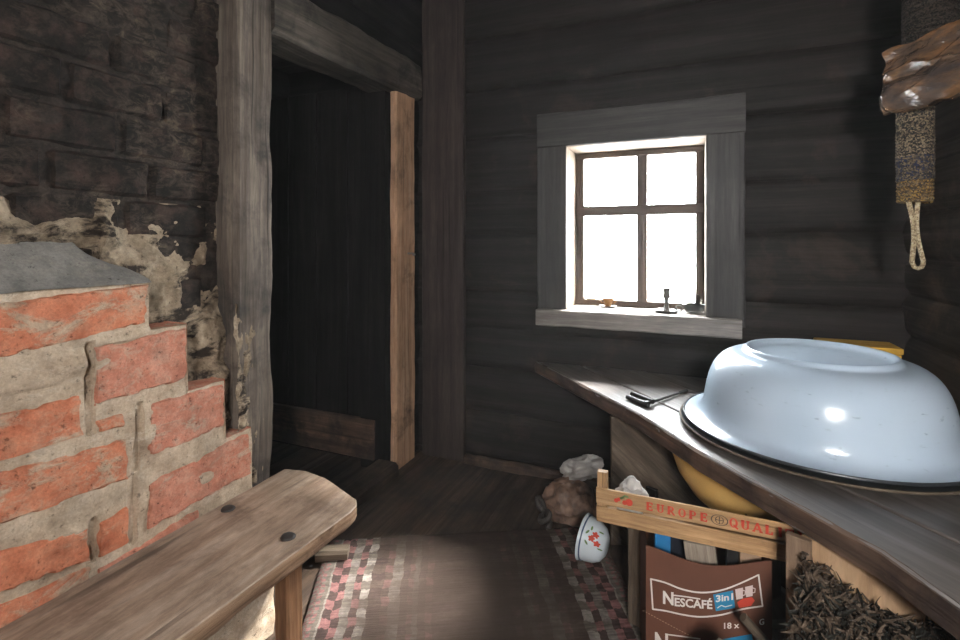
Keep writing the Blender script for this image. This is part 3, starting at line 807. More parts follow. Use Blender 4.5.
# yellow box in the corner
yb = thing('yellow_box', (.55, 2.29, tz), 'yellow painted wooden box in the corner behind the upturned basin', 'box')
mb = MB(); mb.box((.47, 2.235, tz), (.24, 0, 0), (0, .13, 0), (0, 0, .185)); mb.build('body', M['yellow'], yb, bevel=.004)
mb = MB(); mb.box((.465, 2.23, tz+.185), (.25, 0, 0), (0, .14, 0), (0, 0, .022)); mb.build('lid', M['yellow'], yb, bevel=.004)

# small forked tool
h0 = at_z(642, 401, tz+.014); h1 = at_z(686, 390.5, tz+.008)
tool = thing('hand_scraper', (h0.x, h0.y, tz), 'small black tool with two-bar head and forked wire handle, on the sunlit counter', 'tool')
ax = V((h1.x-h0.x, h1.y-h0.y, 0)); ln = ax.length; ax.normalize()
a0, a1 = at_z(632, 395, tz+.012), at_z(653, 403.5, tz+.012); ba = V((a1.x-a0.x, a1.y-a0.y, 0)); bl_ = ba.length; ba.normalize(); pp = V((ba.y, -ba.x, 0))
if pp.y > 0: pp = -pp
mb = MB()
mb.beam(V((a0.x, a0.y, tz+.018)), V((a0.x, a0.y, tz+.018))+ba*bl_, .016, .016, seg=6, amp=.0008, cham=.004)
mb.beam(V((a0.x, a0.y, tz+.008))+pp*.022, V((a0.x, a0.y, tz+.008))+pp*.022+ba*bl_, .018, .015, seg=6, amp=.0008, cham=.004)
c_ = V((a0.x, a0.y, tz+.013))+ba*(bl_*.9); mb.box(c_-ba*.008, ba*.016, pp*.026, V((0, 0, .006)))
mb.build('head', M['black'], tool)
tip = V((h1.x, h1.y, tz+.007)); s0 = c_+V((0, 0, .002)); s1 = c_+pp*.024-V((0, 0, .006))
for s_ in (s0, s1):
    MB().tube([s_, s_.lerp(tip, .6), s_.lerp(tip, .9), tip], .0032, 6).build('handle_rod', M['black'], tool)
MB().tube([s0.lerp(tip, .82), tip+(tip-s0)*.03], .0055, 6).build('handle_end', M['black'], tool)

# ================================================================== ON THE SILL
sz = .8365
q = at_z(591, 305, sz); mb = MB(); mb.box((q.x-.026, q.y, sz), (.052, 0, 0), (0, .035, 0), (0, 0, .034), .002)
tag(mb.build('small_box', M['cream'], bevel=.003), 'tiny cream box at the left end of the window sill', 'box')
q = at_z(608, 307, sz)
cup = thing('brass_cup', (q.x, q.y, sz), 'small brass cup on a saucer, on the left part of the window sill', 'cup')
T = Matrix.Translation((q.x, q.y, sz))
MB().lathe([(0, 0), (.03, .0), (.043, .006), (.044, .008), (.03, .004), (0, .003)], 32, T).build('saucer', M['pewter'], cup)
MB().lathe([(0, .004), (.014, .005), (.015, .010), (.020, .022), (.023, .036), (.028, .044), (.026, .044), (.020, .034), (.016, .018), (0, .014)], 32, T).build('bowl', M['brass'], cup)
for sx in (-1, 1): MB().tube([(q.x+sx*.021, q.y, sz+.036), (q.x+sx*.034, q.y, sz+.040), (q.x+sx*.040, q.y, sz+.030), (q.x+sx*.030, q.y, sz+.020), (q.x+sx*.019, q.y, sz+.020)], .003, 6).build('handle', M['brass'], cup)
q = at_z(666.5, 312.5, sz)
cs = thing('candlestick', (q.x, q.y, sz), 'grey metal chamberstick with round dish in front of the right window panes', 'candlestick')
T = Matrix.Translation((q.x, q.y, sz))
MB().lathe([(0, .002), (.040, .0), (.054, .007), (.058, .013), (.056, .014), (.045, .006), (.014, .005), (0, .006)], 40, T).build('dish', M['pewter'], cs)
MB().lathe([(0, .004), (.016, .006), (.012, .020), (.009, .045), (.010, .062), (.018, .072), (.019, .080), (.014, .088), (.014, .100), (.021, .112), (.020, .114), (.010, .112), (0, .100)], 28, T).build('stem', M['pewter'], cs)
MB().tube([(q.x+.054+.014*math.sin(a), q.y, sz+.022-.014*math.cos(a)) for a in [math.pi*2*k/14 for k in range(15)]], .0035, 6).build('finger_ring', M['pewter'], cs)
q = at_z(694, 313, sz)
gd = thing('glass_dish', (q.x, q.y, sz), 'clear glass dish holding a round glass stopper, right end of the window sill', 'dish')
T = Matrix.Translation((q.x, q.y+.01, sz))
MB().lathe([(0, .004), (.028, .001), (.036, .004), (.046, .022), (.049, .040), (.046, .040), (.042, .024), (.030, .010), (0, .010)], 32, T).build('bowl', M['clearglass'], gd)
MB().lathe([(0, .010), (.012, .012), (.030, .040), (.034, .058), (.030, .076), (.016, .088), (0, .091)], 28, T).build('stopper', M['clearglass'], gd)

# ================================================================== UNDER THE COUNTER
# fruit crate
cx0, cx1, cy0, cy1, cz0, cz1 = -.236, .292, 1.378, 1.500, .392, .484
crate = thing('fruit_crate', ((cx0+cx1)/2, (cy0+cy1)/2, cz0), 'shallow pale fruit crate with red lettering, wedged under the counter', 'crate')
def slat(o, a, b, c): return MB().box(o, a, b, c, .0015).build('slat', M['crate'], crate, bevel=.0015)
LX = cx1-cx0
sl = slat((cx0, cy0, cz1-.044), (LX, 0, 0), (0, .006, 0), (0, 0, .044)); slat((cx0, cy0, cz0), (LX, 0, 0), (0, .006, 0), (0, 0, .042))
slat((cx0, cy1-.006, cz0), (LX, 0, 0), (0, .006, 0), (0, 0, .030))
for x in (cx0, cx1-.010): MB().box((x, cy0+.006, cz0), (0, cy1-cy0-.012, 0), (.010, 0, 0), (0, 0, .045), .001).build('end_board', M['crate'], crate, bevel=.0015)
for x in (cx0+.001, cx1-.031):
    for y in (cy0+.0065,): MB().box((x, y, cz0+.002), (0, 0, .132 if y < cy0+.01 else .090), (.028, 0, 0), (0, .02, 0), .001).build('corner_post', M['crate'], crate, bevel=.002)
for k in range(2): MB().box((cx0+.011, cy0+.008+k*.055, cz0+.0005), (LX-.022, 0, 0), (0, .054, 0), (0, 0, .004)).build('bottom_slat', M['crate'], crate)
# lettering: strokes with slab feet
def stroke(mb, a, b, t, F):
    a, b = V((a[0], a[1])), V((b[0], b[1])); d = (b-a).normalized(); n2 = V((-d.y, d.x))*t/2
    s = len(mb.v)
    for p2 in (a-n2, b-n2, b+n2, a+n2): mb.v.append(F(p2.x, p2.y))
    mb.face([s, s+1, s+2, s+3], [(0, 0)]*4)
def arcs(mb, cx, cy, rx, ry, a0, a1, t, F, n=14):
    s = len(mb.v)
    for i in range(n+1):
        a = math.radians(a0+(a1-a0)*i/n); c_, s_ = math.cos(a), math.sin(a); tt = t*(.55+.45*abs(c_))
        mb.v.append(F(cx+(rx-tt)*c_, cy+(ry-t*.5)*s_)); mb.v.append(F(cx+rx*c_, cy+ry*s_))
    for i in range(n): mb.face([s+2*i, s+2*i+1, s+2*i+3, s+2*i+2], [(0, 0)]*4)
def letter(mb, ch, F):
    T, t = .27, .15; S = lambda a, b, w_=T: stroke(mb, a, b, w_, F)
    foot = lambda x, y, w_=.34: S((x-w_/2, y), (x+w_/2, y), t)
    if ch == 'E': S((.2, 0), (.2, 1)); S((.05, .06), (.72, .06), t); S((.05, .94), (.72, .94), t); S((.2, .5), (.58, .5), t); S((.68, .02), (.68, .28), t); S((.68, .72), (.68, .98), t); S((.56, .38), (.56, .62), t)
    if ch == 'U': S((.2, .32), (.2, 1)); S((.68, .32), (.68, 1), .16); foot(.2, .94); foot(.68, .94); arcs(mb, .44, .34, .35, .34, 180, 360, .2, F)
    if ch == 'R': S((.2, 0), (.2, 1)); foot(.2, .06); S((.05, .94), (.45, .94), t); S((.2, .48), (.45, .48), t); arcs(mb, .42, .72, .32, .28, -90, 90, .2, F); S((.42, .46), (.74, .04), .2); foot(.78, .06, .2)
    if ch == 'P': S((.2, 0), (.2, 1)); foot(.2, .06); S((.05, .94), (.45, .94), t); S((.2, .44), (.45, .44), t); arcs(mb, .42, .69, .34, .31, -90, 90, .2, F)
    if ch in 'OQ': arcs(mb, .45, .5, .40, .52, 0, 360, .22, F, 28)
    if ch == 'Q': S((.45, .28), (.86, -.12), .18)
    if ch == 'A': S((.1, .0), (.42, 1), .13); S((.42, 1), (.78, 0), .22); S((.24, .32), (.64, .32), t); foot(.1, .06, .28); foot(.78, .06, .32)
    if ch == 'L': S((.2, 0), (.2, 1)); foot(.2, .94); S((.05, .06), (.70, .06), t); S((.66, .02), (.66, .32), t)
    if ch == 'I': S((.25, 0), (.25, 1)); foot(.25, .06); foot(.25, .94)
    if ch == 'T': S((.4, 0), (.4, 1)); foot(.4, .06); S((.05, .94), (.75, .94), t); S((.08, .98), (.08, .7), t); S((.72, .98), (.72, .7), t)
    if ch == 'Y': S((.42, 0), (.42, .5)); S((.42, .46), (.1, 1), .2); S((.42, .46), (.76, 1), .13); foot(.42, .06); foot(.1, .94, .28); foot(.76, .94, .24)
def word(txt, x, adv, hz, z0):
    for ch in txt:
        letter(mb, ch, lambda a, b, x=x: V((x+a*hz*1.05, cy0-.0022, z0+b*hz))); x += adv*(.62 if ch == 'I' else 1.0)
for txt, x, adv, hz in (('EUROPE', -.105, .0262, .0215), ('QUALITY', .092, .0262, .0225)):
    mb = MB(); word(txt, x, adv, hz, cz1-.033); mb.build('lettering', M['redpaint'], sl)
mb = MB(); F = lambda a, b: V((a, cy0-.0022, b))
cz_ = cz1-.022
arcs(mb, .071, cz_, .0200, .0135, 0, 360, .0028, F, 28); arcs(mb, .071, cz_, .010, .010, 0, 360, .0022, F, 20)
stroke(mb, (.071, cz_-.010), (.071, cz_+.010), .002, F); stroke(mb, (.061, cz_), (.081, cz_), .002, F)
mb.build('ring_emblem', M['oldboard'], sl)
mb = MB()
for (x, z, r) in ((-.148, .023, .0095), (-.160, .026, .006), (-.182, .024, .0055), (-.175, .020, .005)):
    mb.lathe([(0, .0022), (r*.98, .0022), (r, .0012)], 16, Matrix.Translation((x, cy0, cz1-z)) @ Matrix.Rotation(math.pi/2, 4, 'X'), fn=None)
mb.build('fruit_print', M['redpaint'], sl)
mb = MB()
for a, b in (((-.172, .018), (-.158, .006)), ((-.159, .0075), (-.150, .009)), ((-.172, .016), (-.160, .012))): 
    mb = MB(); stroke(mb, (a[0], cz1-a[1]), (b[0], cz1-b[1]), .005, F); mb.build('leaf_print', M['greenpaint'], sl)

# yellow bowl in the crate
yc = at_d(756, 470, 1.60); yc.z = .285
yw = thing('yellow_bowl', (yc.x, yc.y, 0), 'big yellow bowl under the counter, just behind the fruit crate', 'bowl')
MB().lathe([(0, .0), (.11, .0), (.145, .012), (.195, .052), (.238, .115), (.262, .185), (.269, .205), (.265, .206), (.256, .185), (.231, .118), (.188, .055), (.138, .018), (0, .006)], 72, Matrix.Translation(yc)).build('bowl_body', plain('yellow_enamel', (.86, .53, .17), .4, .4, var=.08), yw, sharp=60)
MB().lathe([(0, 0), (.12, 0), (.11, .02), (.07, .05), (.065, .24), (.10, .284), (0, .284)], 40, Matrix.Translation((yc.x, yc.y, 0))).build('foot', M['oldboard'], yw)  # added pedestal, unseen behind the carton, only holds the bowl up
# pale cloth in the crate
mb = MB(); mb.blob((-.150, 1.43, cz0+.055), (.042, .030, .050), .35, 1.6, 3, octv=5, flat=cz0+.006)
tag(mb.build('cloth_bundle', M['whitecloth']), 'pale crumpled cloth inside the fruit crate, behind its left corner', 'cloth')

# grey board standing under the counter edge
A_pt, B_pt = V((-.275, 1.935, 0)), V((.12, 2.13, 0))
dv = (B_pt-A_pt).normalized()
mb = MB(); nrm2 = V((dv.y, -dv.x, 0))
def brd(u, v):
    q = A_pt + dv*(u*.42) + V((0, 0, v*.492)); return q + nrm2*(.012*math.sin(u*5+v*3)+.006*fbm(q, 6, 4, 3))
mb.grid(brd, 40, 40, uvfn=lambda u, v: ((u*.42-v*.49)*.75, (u*.42+v*.49)*.75))
mb.grid(lambda u, v: brd(u, v)-nrm2*.016, 40, 40, uvfn=lambda u, v: (u*.4, v*.4), flip=True)
mb.grid(lambda u, v: brd(0, u)-nrm2*.016*v, 40, 1, flip=False); mb.grid(lambda u, v: brd(u, 1)-nrm2*.016*v, 40, 1, flip=False); mb.grid(lambda u, v: brd(1, u)-nrm2*.016*v, 40, 1, flip=True)
tag(mb.build('weathered_panel', M['oldboard']), 'weathered grey-brown panel standing under the counter edge behind the crate', 'board')

# printed cardboard box
P0, P1 = at_d(646, 560, 1.275), at_d(772, 566, 1.205); P0.z = P1.z = .012
fx = (P1-P0).normalized(); fn_ = V((fx.y, -fx.x, 0)); back = -fn_
BW = (P1-P0).length
cbox = thing('cardboard_box', ((P0+P1)/2+back*.11), 'brown printed coffee carton with bowed top edge, standing under the fruit crate', 'box')
def topz(s): return .365-.030*math.sin(math.pi*s)**1.3+.004*s
def panel(s, z, off=0): return P0+fx*(BW*s)+V((0, 0, z))+fn_*(off+.010*math.sin(math.pi*s)*math.sin(math.pi*min(1, z/.36)))
mb = MB()
mb.grid(lambda u, v: panel(u, v*topz(u)), 24, 16); mb.grid(lambda u, v: panel(u, v*topz(u), -.003), 24, 16, flip=True)
mb.grid(lambda u, v: panel(u, topz(u), -.003*v), 24, 1)
for s_ in (0, 1):
    mb.grid(lambda u, v, s_=s_: panel(s_, v*topz(s_))+back*(u*.22), 8, 8, flip=s_ == 0); mb.grid(lambda u, v, s_=s_: panel(s_, v*topz(s_))+back*(u*.22)+fx*(.003 if s_ == 0 else -.003), 8, 8, flip=s_ == 1)
mb.grid(lambda u, v: panel(u, v*.36)*1.0+back*.22-fn_*0, 8, 8, flip=True)
mb.grid(lambda u, v: P0+fx*(BW*u)+back*(.22*v)+V((0, 0, .004)), 2, 2)
cb = mb.build('carton', M['cardboard'], cbox)
pn = fn_.normalized()
def PJ(px, py, off=.0012):
    q = at_pl(px, py, P0+fn_*.006, pn); s = (q-P0).dot(fx)/BW
    return panel(s, q.z-P0.z, off)
def ptube(mb, pts, r): mb.tube([PJ(*p_) for p_ in pts], r, 6, True)
def smooth(pts, m=4, closed=False):
    out = []; n = len(pts)
    for k in range(n-1):
        p0, p1, p2, p3 = pts[max(0, k-1)], pts[k], pts[k+1], pts[min(n-1, k+2)]
        for i in range(m):
            t = i/m
            out.append(tuple(.5*((2*b)+(-a+c_)*t+(2*a-5*b+4*c_-d)*t*t+(-a+3*b-3*c_+d)*t**3) for a, b, c_, d in zip(p0, p1, p2, p3)))
    out.append(pts[-1]); return out
def strip(mb, pts, wpx):
    s = len(mb.v); n = len(pts)
    for i, p_ in enumerate(pts):
        a = pts[max(0, i-1)]; b = pts[min(n-1, i+1)]; d = V((b[0]-a[0], b[1]-a[1])).normalized(); m_ = V((-d.y, d.x))*wpx/2
        mb.v.append(PJ(p_[0]-m_.x, p_[1]-m_.y)); mb.v.append(PJ(p_[0]+m_.x, p_[1]+m_.y))
    for i in range(n-1): mb.face([s+2*i, s+2*i+1, s+2*i+3, s+2*i+2], [(0, 0)]*4)
mb = MB()
strip(mb, smooth([(651, 580), (665, 583), (682, 589), (701, 592), (721, 590), (740, 584), (759, 576)]), 1.6)
strip(mb, smooth([(653, 610), (666, 611), (684, 614), (701, 615.5), (722, 613.5), (742, 609), (763, 607)]), 1.6)
strip(mb, [(651, 579.4), (653, 610.6)], 1.6); strip(mb, [(759, 575.4), (763, 607.6)], 1.6)
mb.build('white_frame', M['whiteprint'], cb)
def textmesh(txt, bold=0.0):
    cu = bpy.data.curves.new('lettering', 'FONT'); cu.body = txt; cu.size = 1.0; cu.offset = bold; cu.resolution_u = 3
    ob = bpy.data.objects.new('lettering_source', cu); COL.objects.link(ob)
    bpy.context.view_layer.update(); dg = bpy.context.evaluated_depsgraph_get(); me = bpy.data.meshes.new_from_object(ob.evaluated_get(dg))
    vs = [v.co.copy() for v in me.vertices]; fs = [tuple(p_.vertices) for p_ in me.polygons]
    bpy.data.objects.remove(ob); bpy.data.curves.remove(cu); bpy.data.meshes.remove(me)
    return vs, fs
def ptext(mb, txt, x0, y0, x1, y1, h, bold=.02):
    """baseline from (x0, y0) to (x1, y1), capital height h"""
    vs, fs = textmesh(txt, bold); mx = max(v.x for v in vs); mn = min(v.x for v in vs); hh = .73
    s = len(mb.v)
    for v in vs:
        t = (v.x-mn)/(mx-mn); mb.v.append(PJ(x0+(x1-x0)*t, y0+(y1-y0)*t-v.y/hh*h, .0018))
    for f_ in fs: mb.face([s+i for i in f_], [(0, 0)]*len(f_))
mb = MB()
ptext(mb, 'N', 663, 603.2, 673.5, 604.4, 12.5, .035); ptext(mb, 'ESCAFÉ', 674.5, 605.2, 712, 607.5, 8.2, .03)
strip(mb, [(672, 595), (686, 596.2), (700, 598.2)], 1.3)
mb.build('brand_lettering', M['whiteprint'], cb); mb = MB()
ptext(mb, '18 x', 723.5, 627.2, 739, 627, 6, .02); mb.build('count_lettering', M['whiteprint'], cb); mb = MB(); ptext(mb, 'G', 759.5, 625.5, 764.5, 625, 6, .02); mb.build('count_lettering', M['whiteprint'], cb); mb = MB()
ptext(mb, 'N', 655, 652, 668, 653, 20, .03); ptext(mb, 'ESCAFÉ', 669, 653.5, 710, 655.5, 13, .03)
strip(mb, [(668, 634.5), (682, 635.5), (700, 637.5)], 1.3)
mb.build('brand_lettering', M['whiteprint'], cb)
def pquad(mb, pts, off):
    s = len(mb.v)
    for p_ in pts: mb.v.append(PJ(*p_, off))
    mb.face([s+k for k in range(len(pts))], [(0, 0)]*len(pts))
mb = MB(); pquad(mb, [(713, 594), (733, 590.5), (735, 607.5), (715.5, 610)], .0010); bs = mb.build('blue_patch', M['blueprint'], cb); mb = MB(); pquad(mb, [(722, 638), (752, 634), (754, 650), (724, 652)], .0010); mb.build('blue_patch', M['blueprint'], cb)
mb = MB(); ptext(mb, '3in1', 715.5, 601, 733, 599, 6.5, .03); strip(mb, [(717, 607), (721, 604.5), (725, 606), (732, 604.5)], 1.0); mb.build('patch_lettering', M['whiteprint'], bs)
mb = MB()
for cx_, cy_ in ((739.5, 592.5), (749.5, 590.5)):
    pquad(mb, [(cx_-4.3, cy_-3), (cx_+3.7, cy_-4.5), (cx_+3.4, cy_+6), (cx_-3.2, cy_+7)], .0010); strip(mb, [(cx_+3.5, cy_-2), (cx_+6, cy_-1), (cx_+5.6, cy_+2.5), (cx_+3.4, cy_+3)], 1.0)
mb.build('cup_print', M['pinkprint'], cb)
mb = MB(); pquad(mb, [(737, 602), (743, 598.5), (752, 597.5), (755, 601), (751, 606), (739, 607.5)], .0014); mb.build('red_print', M['redpaint'], cb)
mb = MB()
for k in range(18):
    a = (643+k*2.75, 612+k*1.32); strip(mb, [a, (a[0]+1.6, a[1]+.75)], .7)
mb.build('dotted_crease', M['cardraw'], cb)
# things standing in the carton
def incarton(s, dback, z0, w_, d_, h_, mat, name, label, cat, lean=0.0, jit=.001):
    o_ = P0+fx*(BW*s)+back*dback; o_.z = z0+.014; h_ -= .014
    m2 = MB(); m2.box(o_, V((0, 0, h_))+fx*lean, fx*w_, back*d_, jit); return tag(m2.build(name, mat, bevel=.002), label, cat)
incarton(.10, .075, .005, .040, .03, .395-.02, M['bluepack'], 'blue_packet', 'bright blue packet standing in the coffee carton, left side', 'packet')
incarton(.235, .08, .005, .085, .04, .375, M['darkpack'], 'dark_packet', 'black packet standing in the coffee carton right of the blue packet', 'packet')
incarton(.50, .035, .005, .075, .012, .372, M['paper'], 'wooden_lath', 'pale grooved wooden slat leaning in the coffee carton', 'slat', lean=-.05)
incarton(.70, .06, .005, .03, .02, .366, M['black'], 'dark_strip', 'narrow dark strip standing in the coffee carton right of the slat', 'strip')
incarton(.80, .05, .005, .05, .012, .370, M['cardraw'], 'card_offcut', 'tan card offcut standing in the right corner of the coffee carton', 'card')

# stick and stone-grey bag in front of the carton
q0, q1 = at_d(743, 617, 1.13), at_d(775, 655, 1.11)
dr = (q1-q0).normalized(); q2 = q0 + dr*(q0.z/-dr.z if dr.z < 0 else .3)
mb = MB(); mb.beam(V((q0.x, q0.y, q0.z)), V((q2.x-.0, q2.y, .012)), .024, .020, up=(1, 0, 0), seg=16, amp=.003, cham=.006)
tag(mb.build('stick', M['oldboard']), 'brown stick leaning against the lower right of the coffee carton', 'stick')
c = at_d(725, 650, 1.08)
mb = MB(); mb.blob((c.x, c.y-.02, .145), (.072, .06, .148), .18, 1.6, 9, flat=.014)
tag(mb.build('cloth_sack', plain('grey_sack', (.26, .21, .17), .85, .2, var=.3)), 'small grey sack on the floor in front of the coffee carton', 'sack')

# upright boards left of the carton
def upright(px, d, wpx, z1, mat, label, name='plank', lean=(0, 0), dep=.018):
    a = at_d(px, 500, d); b = at_d(px+wpx, 500, d-.03); a.z = b.z = .012
    v1 = b-a; dn = V((v1.y, -v1.x, 0)).normalized()
    m2 = MB(); mid_ = (a+b)/2; m2.beam(mid_, mid_+V((lean[0], lean[1], z1-.012)), v1.length, dep, up=tuple(dn), seg=18, amp=.003, cham=.004)
    return tag(m2.build(name, mat), label, 'plank')
upright(629, 1.50, 15, .385, M['oldboard'], 'brown upright plank under the left end of the fruit crate, beside the rug')
upright(646, 1.60, 12, .37, M['logdark'], 'narrow dark upright plank just left of the coffee carton')

# plywood box under the near counter with a heap of dried leaves
K0 = at_d(801, 535, 1.10); K0.z = 0; K1 = at_d(915, 560, .955); K1.z = 0
kd = (K1-K0).normalized(); kn = V((-kd.y, kd.x, 0))
if kn.dot(V((-SN, CS, 0))) > 0: kn = -kn
pbox = thing('plywood_box', (K0+K1)/2, 'open plywood box full of dried leaves under the near end of the counter', 'box')
mb = MB(); mb.box(K0-kd*.0, V((0, 0, .507)), kd*.42, -kn*.010); mb.build('back_panel', M['ply'], pbox, bevel=.002)
mb = MB(); mb.box(K0-kd*.012, V((0, 0, .40)), kn*.05, kd*.012); mb.box(K0-kd*.026, V((0, 0, .507)), kd*.048, kn*.016); mb.build('side_panel', M['plyedge'], pbox, bevel=.002)
mb = MB(); mb.box(K0+kn*.30+kd*.005, V((0, 0, .18)), kd*.42, kn*.010); mb.build('front_panel', M['ply'], pbox, bevel=.002)
mb = MB(); mb.box(K0+kd*.0, kd*.42, kn*.3, V((0, 0, .012))); mb.build('bottom_panel', M['ply'], pbox)
rnd = random.Random(3)
def heap(n, c, rx, ry, top, fall):
    m2 = MB(); 
    for i in range(n):
        s_, t_ = rnd.uniform(.015, .41), rnd.uniform(.015, .285)
        z = top - fall*(t_/.285)**1.2 + .03*math.sin(s_*17+2)*math.cos(t_*14)+rnd.uniform(-.035, .012)
        p_ = K0 + kd*s_ + kn*t_; p_.z = z
        d = V((rnd.uniform(-1, 1), rnd.uniform(-1, 1), rnd.uniform(-.6, .9))).normalized(); L = rnd.uniform(.014, .040); cu = V((rnd.uniform(-1, 1), rnd.uniform(-1, 1), rnd.uniform(-1, 1)))*L*.9
        w_ = rnd.uniform(.0018, .0055); pts = []
        sd = d.cross(cu); sd = (sd if sd.length > 1e-5 else d.orthogonal()).normalized()
        m2.cm = 0 if rnd.random() < (.62 if s_ < .2 else .3) else 1
        s0 = len(m2.v); N = 5
        for k in range(N+1):
            t = k/N; q = p_ + d*(L*(t-.5)) + cu*(t-.5)**2*2; ww = w_*math.sin(math.pi*(.12+.8*t)); cr = sd.cross(d)*ww*.7
            m2.v.append(q-sd*ww+cr); m2.v.append(q); m2.v.append(q+sd*ww+cr)
        for k in range(N):
            for a in (0, 1): m2.face([s0+3*k+a, s0+3*k+a+1, s0+3*k+a+4, s0+3*k+a+3], [(0, 0)]*4)
    return m2
mb = heap(6500, None, 0, 0, .462, .22)
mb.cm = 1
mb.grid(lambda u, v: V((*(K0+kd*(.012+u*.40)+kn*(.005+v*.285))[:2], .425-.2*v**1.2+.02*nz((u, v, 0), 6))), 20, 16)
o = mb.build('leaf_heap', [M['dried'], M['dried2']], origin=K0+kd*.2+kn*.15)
tag(o, 'dark curled dried leaves heaped in the plywood box', 'leaves', kind='stuff')

# ================================================================== CLUTTER AT THE LEFT OF THE CRATE
# flowered mug lying on the floor
c = at_d(595, 539, 1.765)
mug = thing('enamel_bowl', (c.x, c.y, 0), 'small white enamel bowl with red flowers, tipped on its side at the rug edge', 'bowl')
view = V((c.x, c.y, 0)).normalized(); rt = V((view.y, -view.x, 0))
axm = (-rt*.86 + view*.30 + V((0, 0, .10))).normalized()     # the mouth points left and towards the room
Zm = axm; Xm = Zm.cross(V((0, 0, 1))).normalized(); Ym = Zm.cross(Xm)
R_ = .076
MM = Matrix(((Xm.x, Ym.x, Zm.x, 0), (Xm.y, Ym.y, Zm.y, 0), (Xm.z, Ym.z, Zm.z, 0), (0, 0, 0, 1)))
MM = Matrix.Translation((c.x, c.y, R_+.014)) @ MM
axm2 = None
Hh = .044
MB().lathe([(0, Hh-.100), (0, Hh-.100)][:1]+[(R_*.0+.001, -Hh+.012), (R_*.94, -Hh+.010), (R_*.97, Hh-.006), (R_*1.0, Hh), (R_*1.04, Hh)][:0]+
           [(0, -Hh), (R_*.42, -Hh), (R_*.50, -Hh+.003), (R_*.72, -Hh+.014), (R_*.88, -Hh+.034), (R_*.955, -Hh+.06), (R_*.97, Hh-.012), (R_*1.04, Hh-.002), (R_*1.05, Hh), (R_*.95, Hh-.008), (R_*.92, -Hh+.06), (R_*.68, -Hh+.018), (0, -Hh+.006)], 48, MM).build('bowl_body', M['whiteenamel'], mug, sharp=60)
MB().tube([MM @ V((R_*.985*math.cos(a), R_*.985*math.sin(a), Hh-.011)) for a in [2*math.pi*k/40 for k in range(40)]], .0028, 6, True).build('blue_rim', M['bluerim'], mug)
# flowers face the camera: angle on the wall nearest the eye
eye_l = (MM.inverted() @ O); ang0 = math.atan2(eye_l.y, eye_l.x)
def onmug(a, z, off): zz_ = z+Hh; r_ = R_*(.955 if zz_ > .06 else .88+.075*(zz_-.034)/.026 if zz_ > .034 else .72+.16*(zz_-.014)/.02)+off; return MM @ V((r_*math.cos(a), r_*math.sin(a), z))
def petal(m2, a, z, ra, rz, rot, off):
    s0 = len(m2.v); m2.v.append(onmug(a, z, off+.0006)); N = 12
    for k in range(N):
        t = 2*math.pi*k/N; x_, y_ = ra*math.cos(t), rz*math.sin(t); m2.v.append(onmug(a+(x_*math.cos(rot)-y_*math.sin(rot))/R_, z+x_*math.sin(rot)+y_*math.cos(rot), off))
    for k in range(N): m2.face([s0, s0+1+k, s0+1+(k+1) % N], [(0, 0)]*3)
mr, mg = MB(), MB()
for a, z in ((ang0+.28, -.012), (ang0-.10, -.022), (ang0+.05, -.002)):
    for k in range(5): petal(mr, a+.006*math.cos(k*1.257)/R_, z+.006*math.sin(k*1.257), .0062, .0045, k*1.257, .0012)
for k, (da, dz) in enumerate(((.5, .006), (-.35, -.034), (.25, .016), (-.2, .012), (.6, -.026))): mg = MB(); petal(mg, ang0+da, dz, .009, .0035, k*1.3, .0010); mg.build('leaf_print', M['greenpaint'], mug)
mr.build('flower_print', M['redpaint'], mug)

c = at_d(570, 508, 2.08)
mb = MB(); mb.blob((c.x, c.y, .060), (.108, .09, .088), .24, 1.5, 12, nu=72, nv=48, octv=2, ridge=True, flat=.003)
tag(mb.build('brown_bag', M['brownbag']), 'crumpled brown bag on the floor left of the fruit crate', 'bag')
mb = MB(); q = at_d(582, 470, 2.13); mb.blob((q.x, q.y+.01, q.z+.0), (.088, .055, .046), .42, .9, 17, nu=72, nv=44, octv=3, ridge=True, M=Matrix.Rotation(-.35, 3, 'Y'))
tag(mb.build('plastic_wrap', M['whitecloth']), 'crumpled grey-white plastic lying on top of the brown bag', 'plastic')
mb = MB(); q = at_d(543, 514, 2.0); pts = []
for k in range(60):
    t = k/59; a = t*11
    pts.append((q.x+.035*math.cos(a)*(.6+.4*math.sin(3*t*5)), q.y+.03*math.sin(a*.9), .012+.11*t*(1-.35*math.sin(a)**2)))
for k, p_ in enumerate(pts): mb.blob(p_, (.011, .011, .011), .1, 2, k, 10, 6, 1)
tag(mb.build('bead_string', M['iron']), 'dark knobbly string of beads heaped on the floor left of the brown bag', 'string')

# ================================================================== HANGING ON THE RIGHT WALL
hc = at_d(915, 160, 1.56)
roll = thing('yarn_brush', (hc.x, hc.y, 1.07), 'speckled yarn-wrapped roll with a rope loop, hanging below the plastic bag', 'yarn roll')
def coil(name, z0, z1, r, mat, parent, cx_, cy_, rr=.0055):
    pts = []; n_ = int((z1-z0)/(rr*1.7)); N = n_*18
    for k in range(N+1):
        a = 2*math.pi*k/18; z = z0+(z1-z0)*k/N; q = V((cx_+r*math.cos(a), cy_+r*math.sin(a), z)); d_ = 1+.05*nz(q, 30, 3); pts.append((cx_+r*d_*math.cos(a), cy_+r*d_*math.sin(a), z+.002*nz(q, 50)))
    m2 = MB(); m2.tube(pts, rr, 6); m2.lathe([(0, z0), (r*.97, z0), (r*.97, z1), (0, z1)], 24, Matrix.Translation((cx_, cy_, 0)))
    return m2.build(name, mat, parent)
zt_, zb_ = at_d(917, 116, 1.56).z, at_d(917, 202, 1.56).z
hh = zt_-zb_
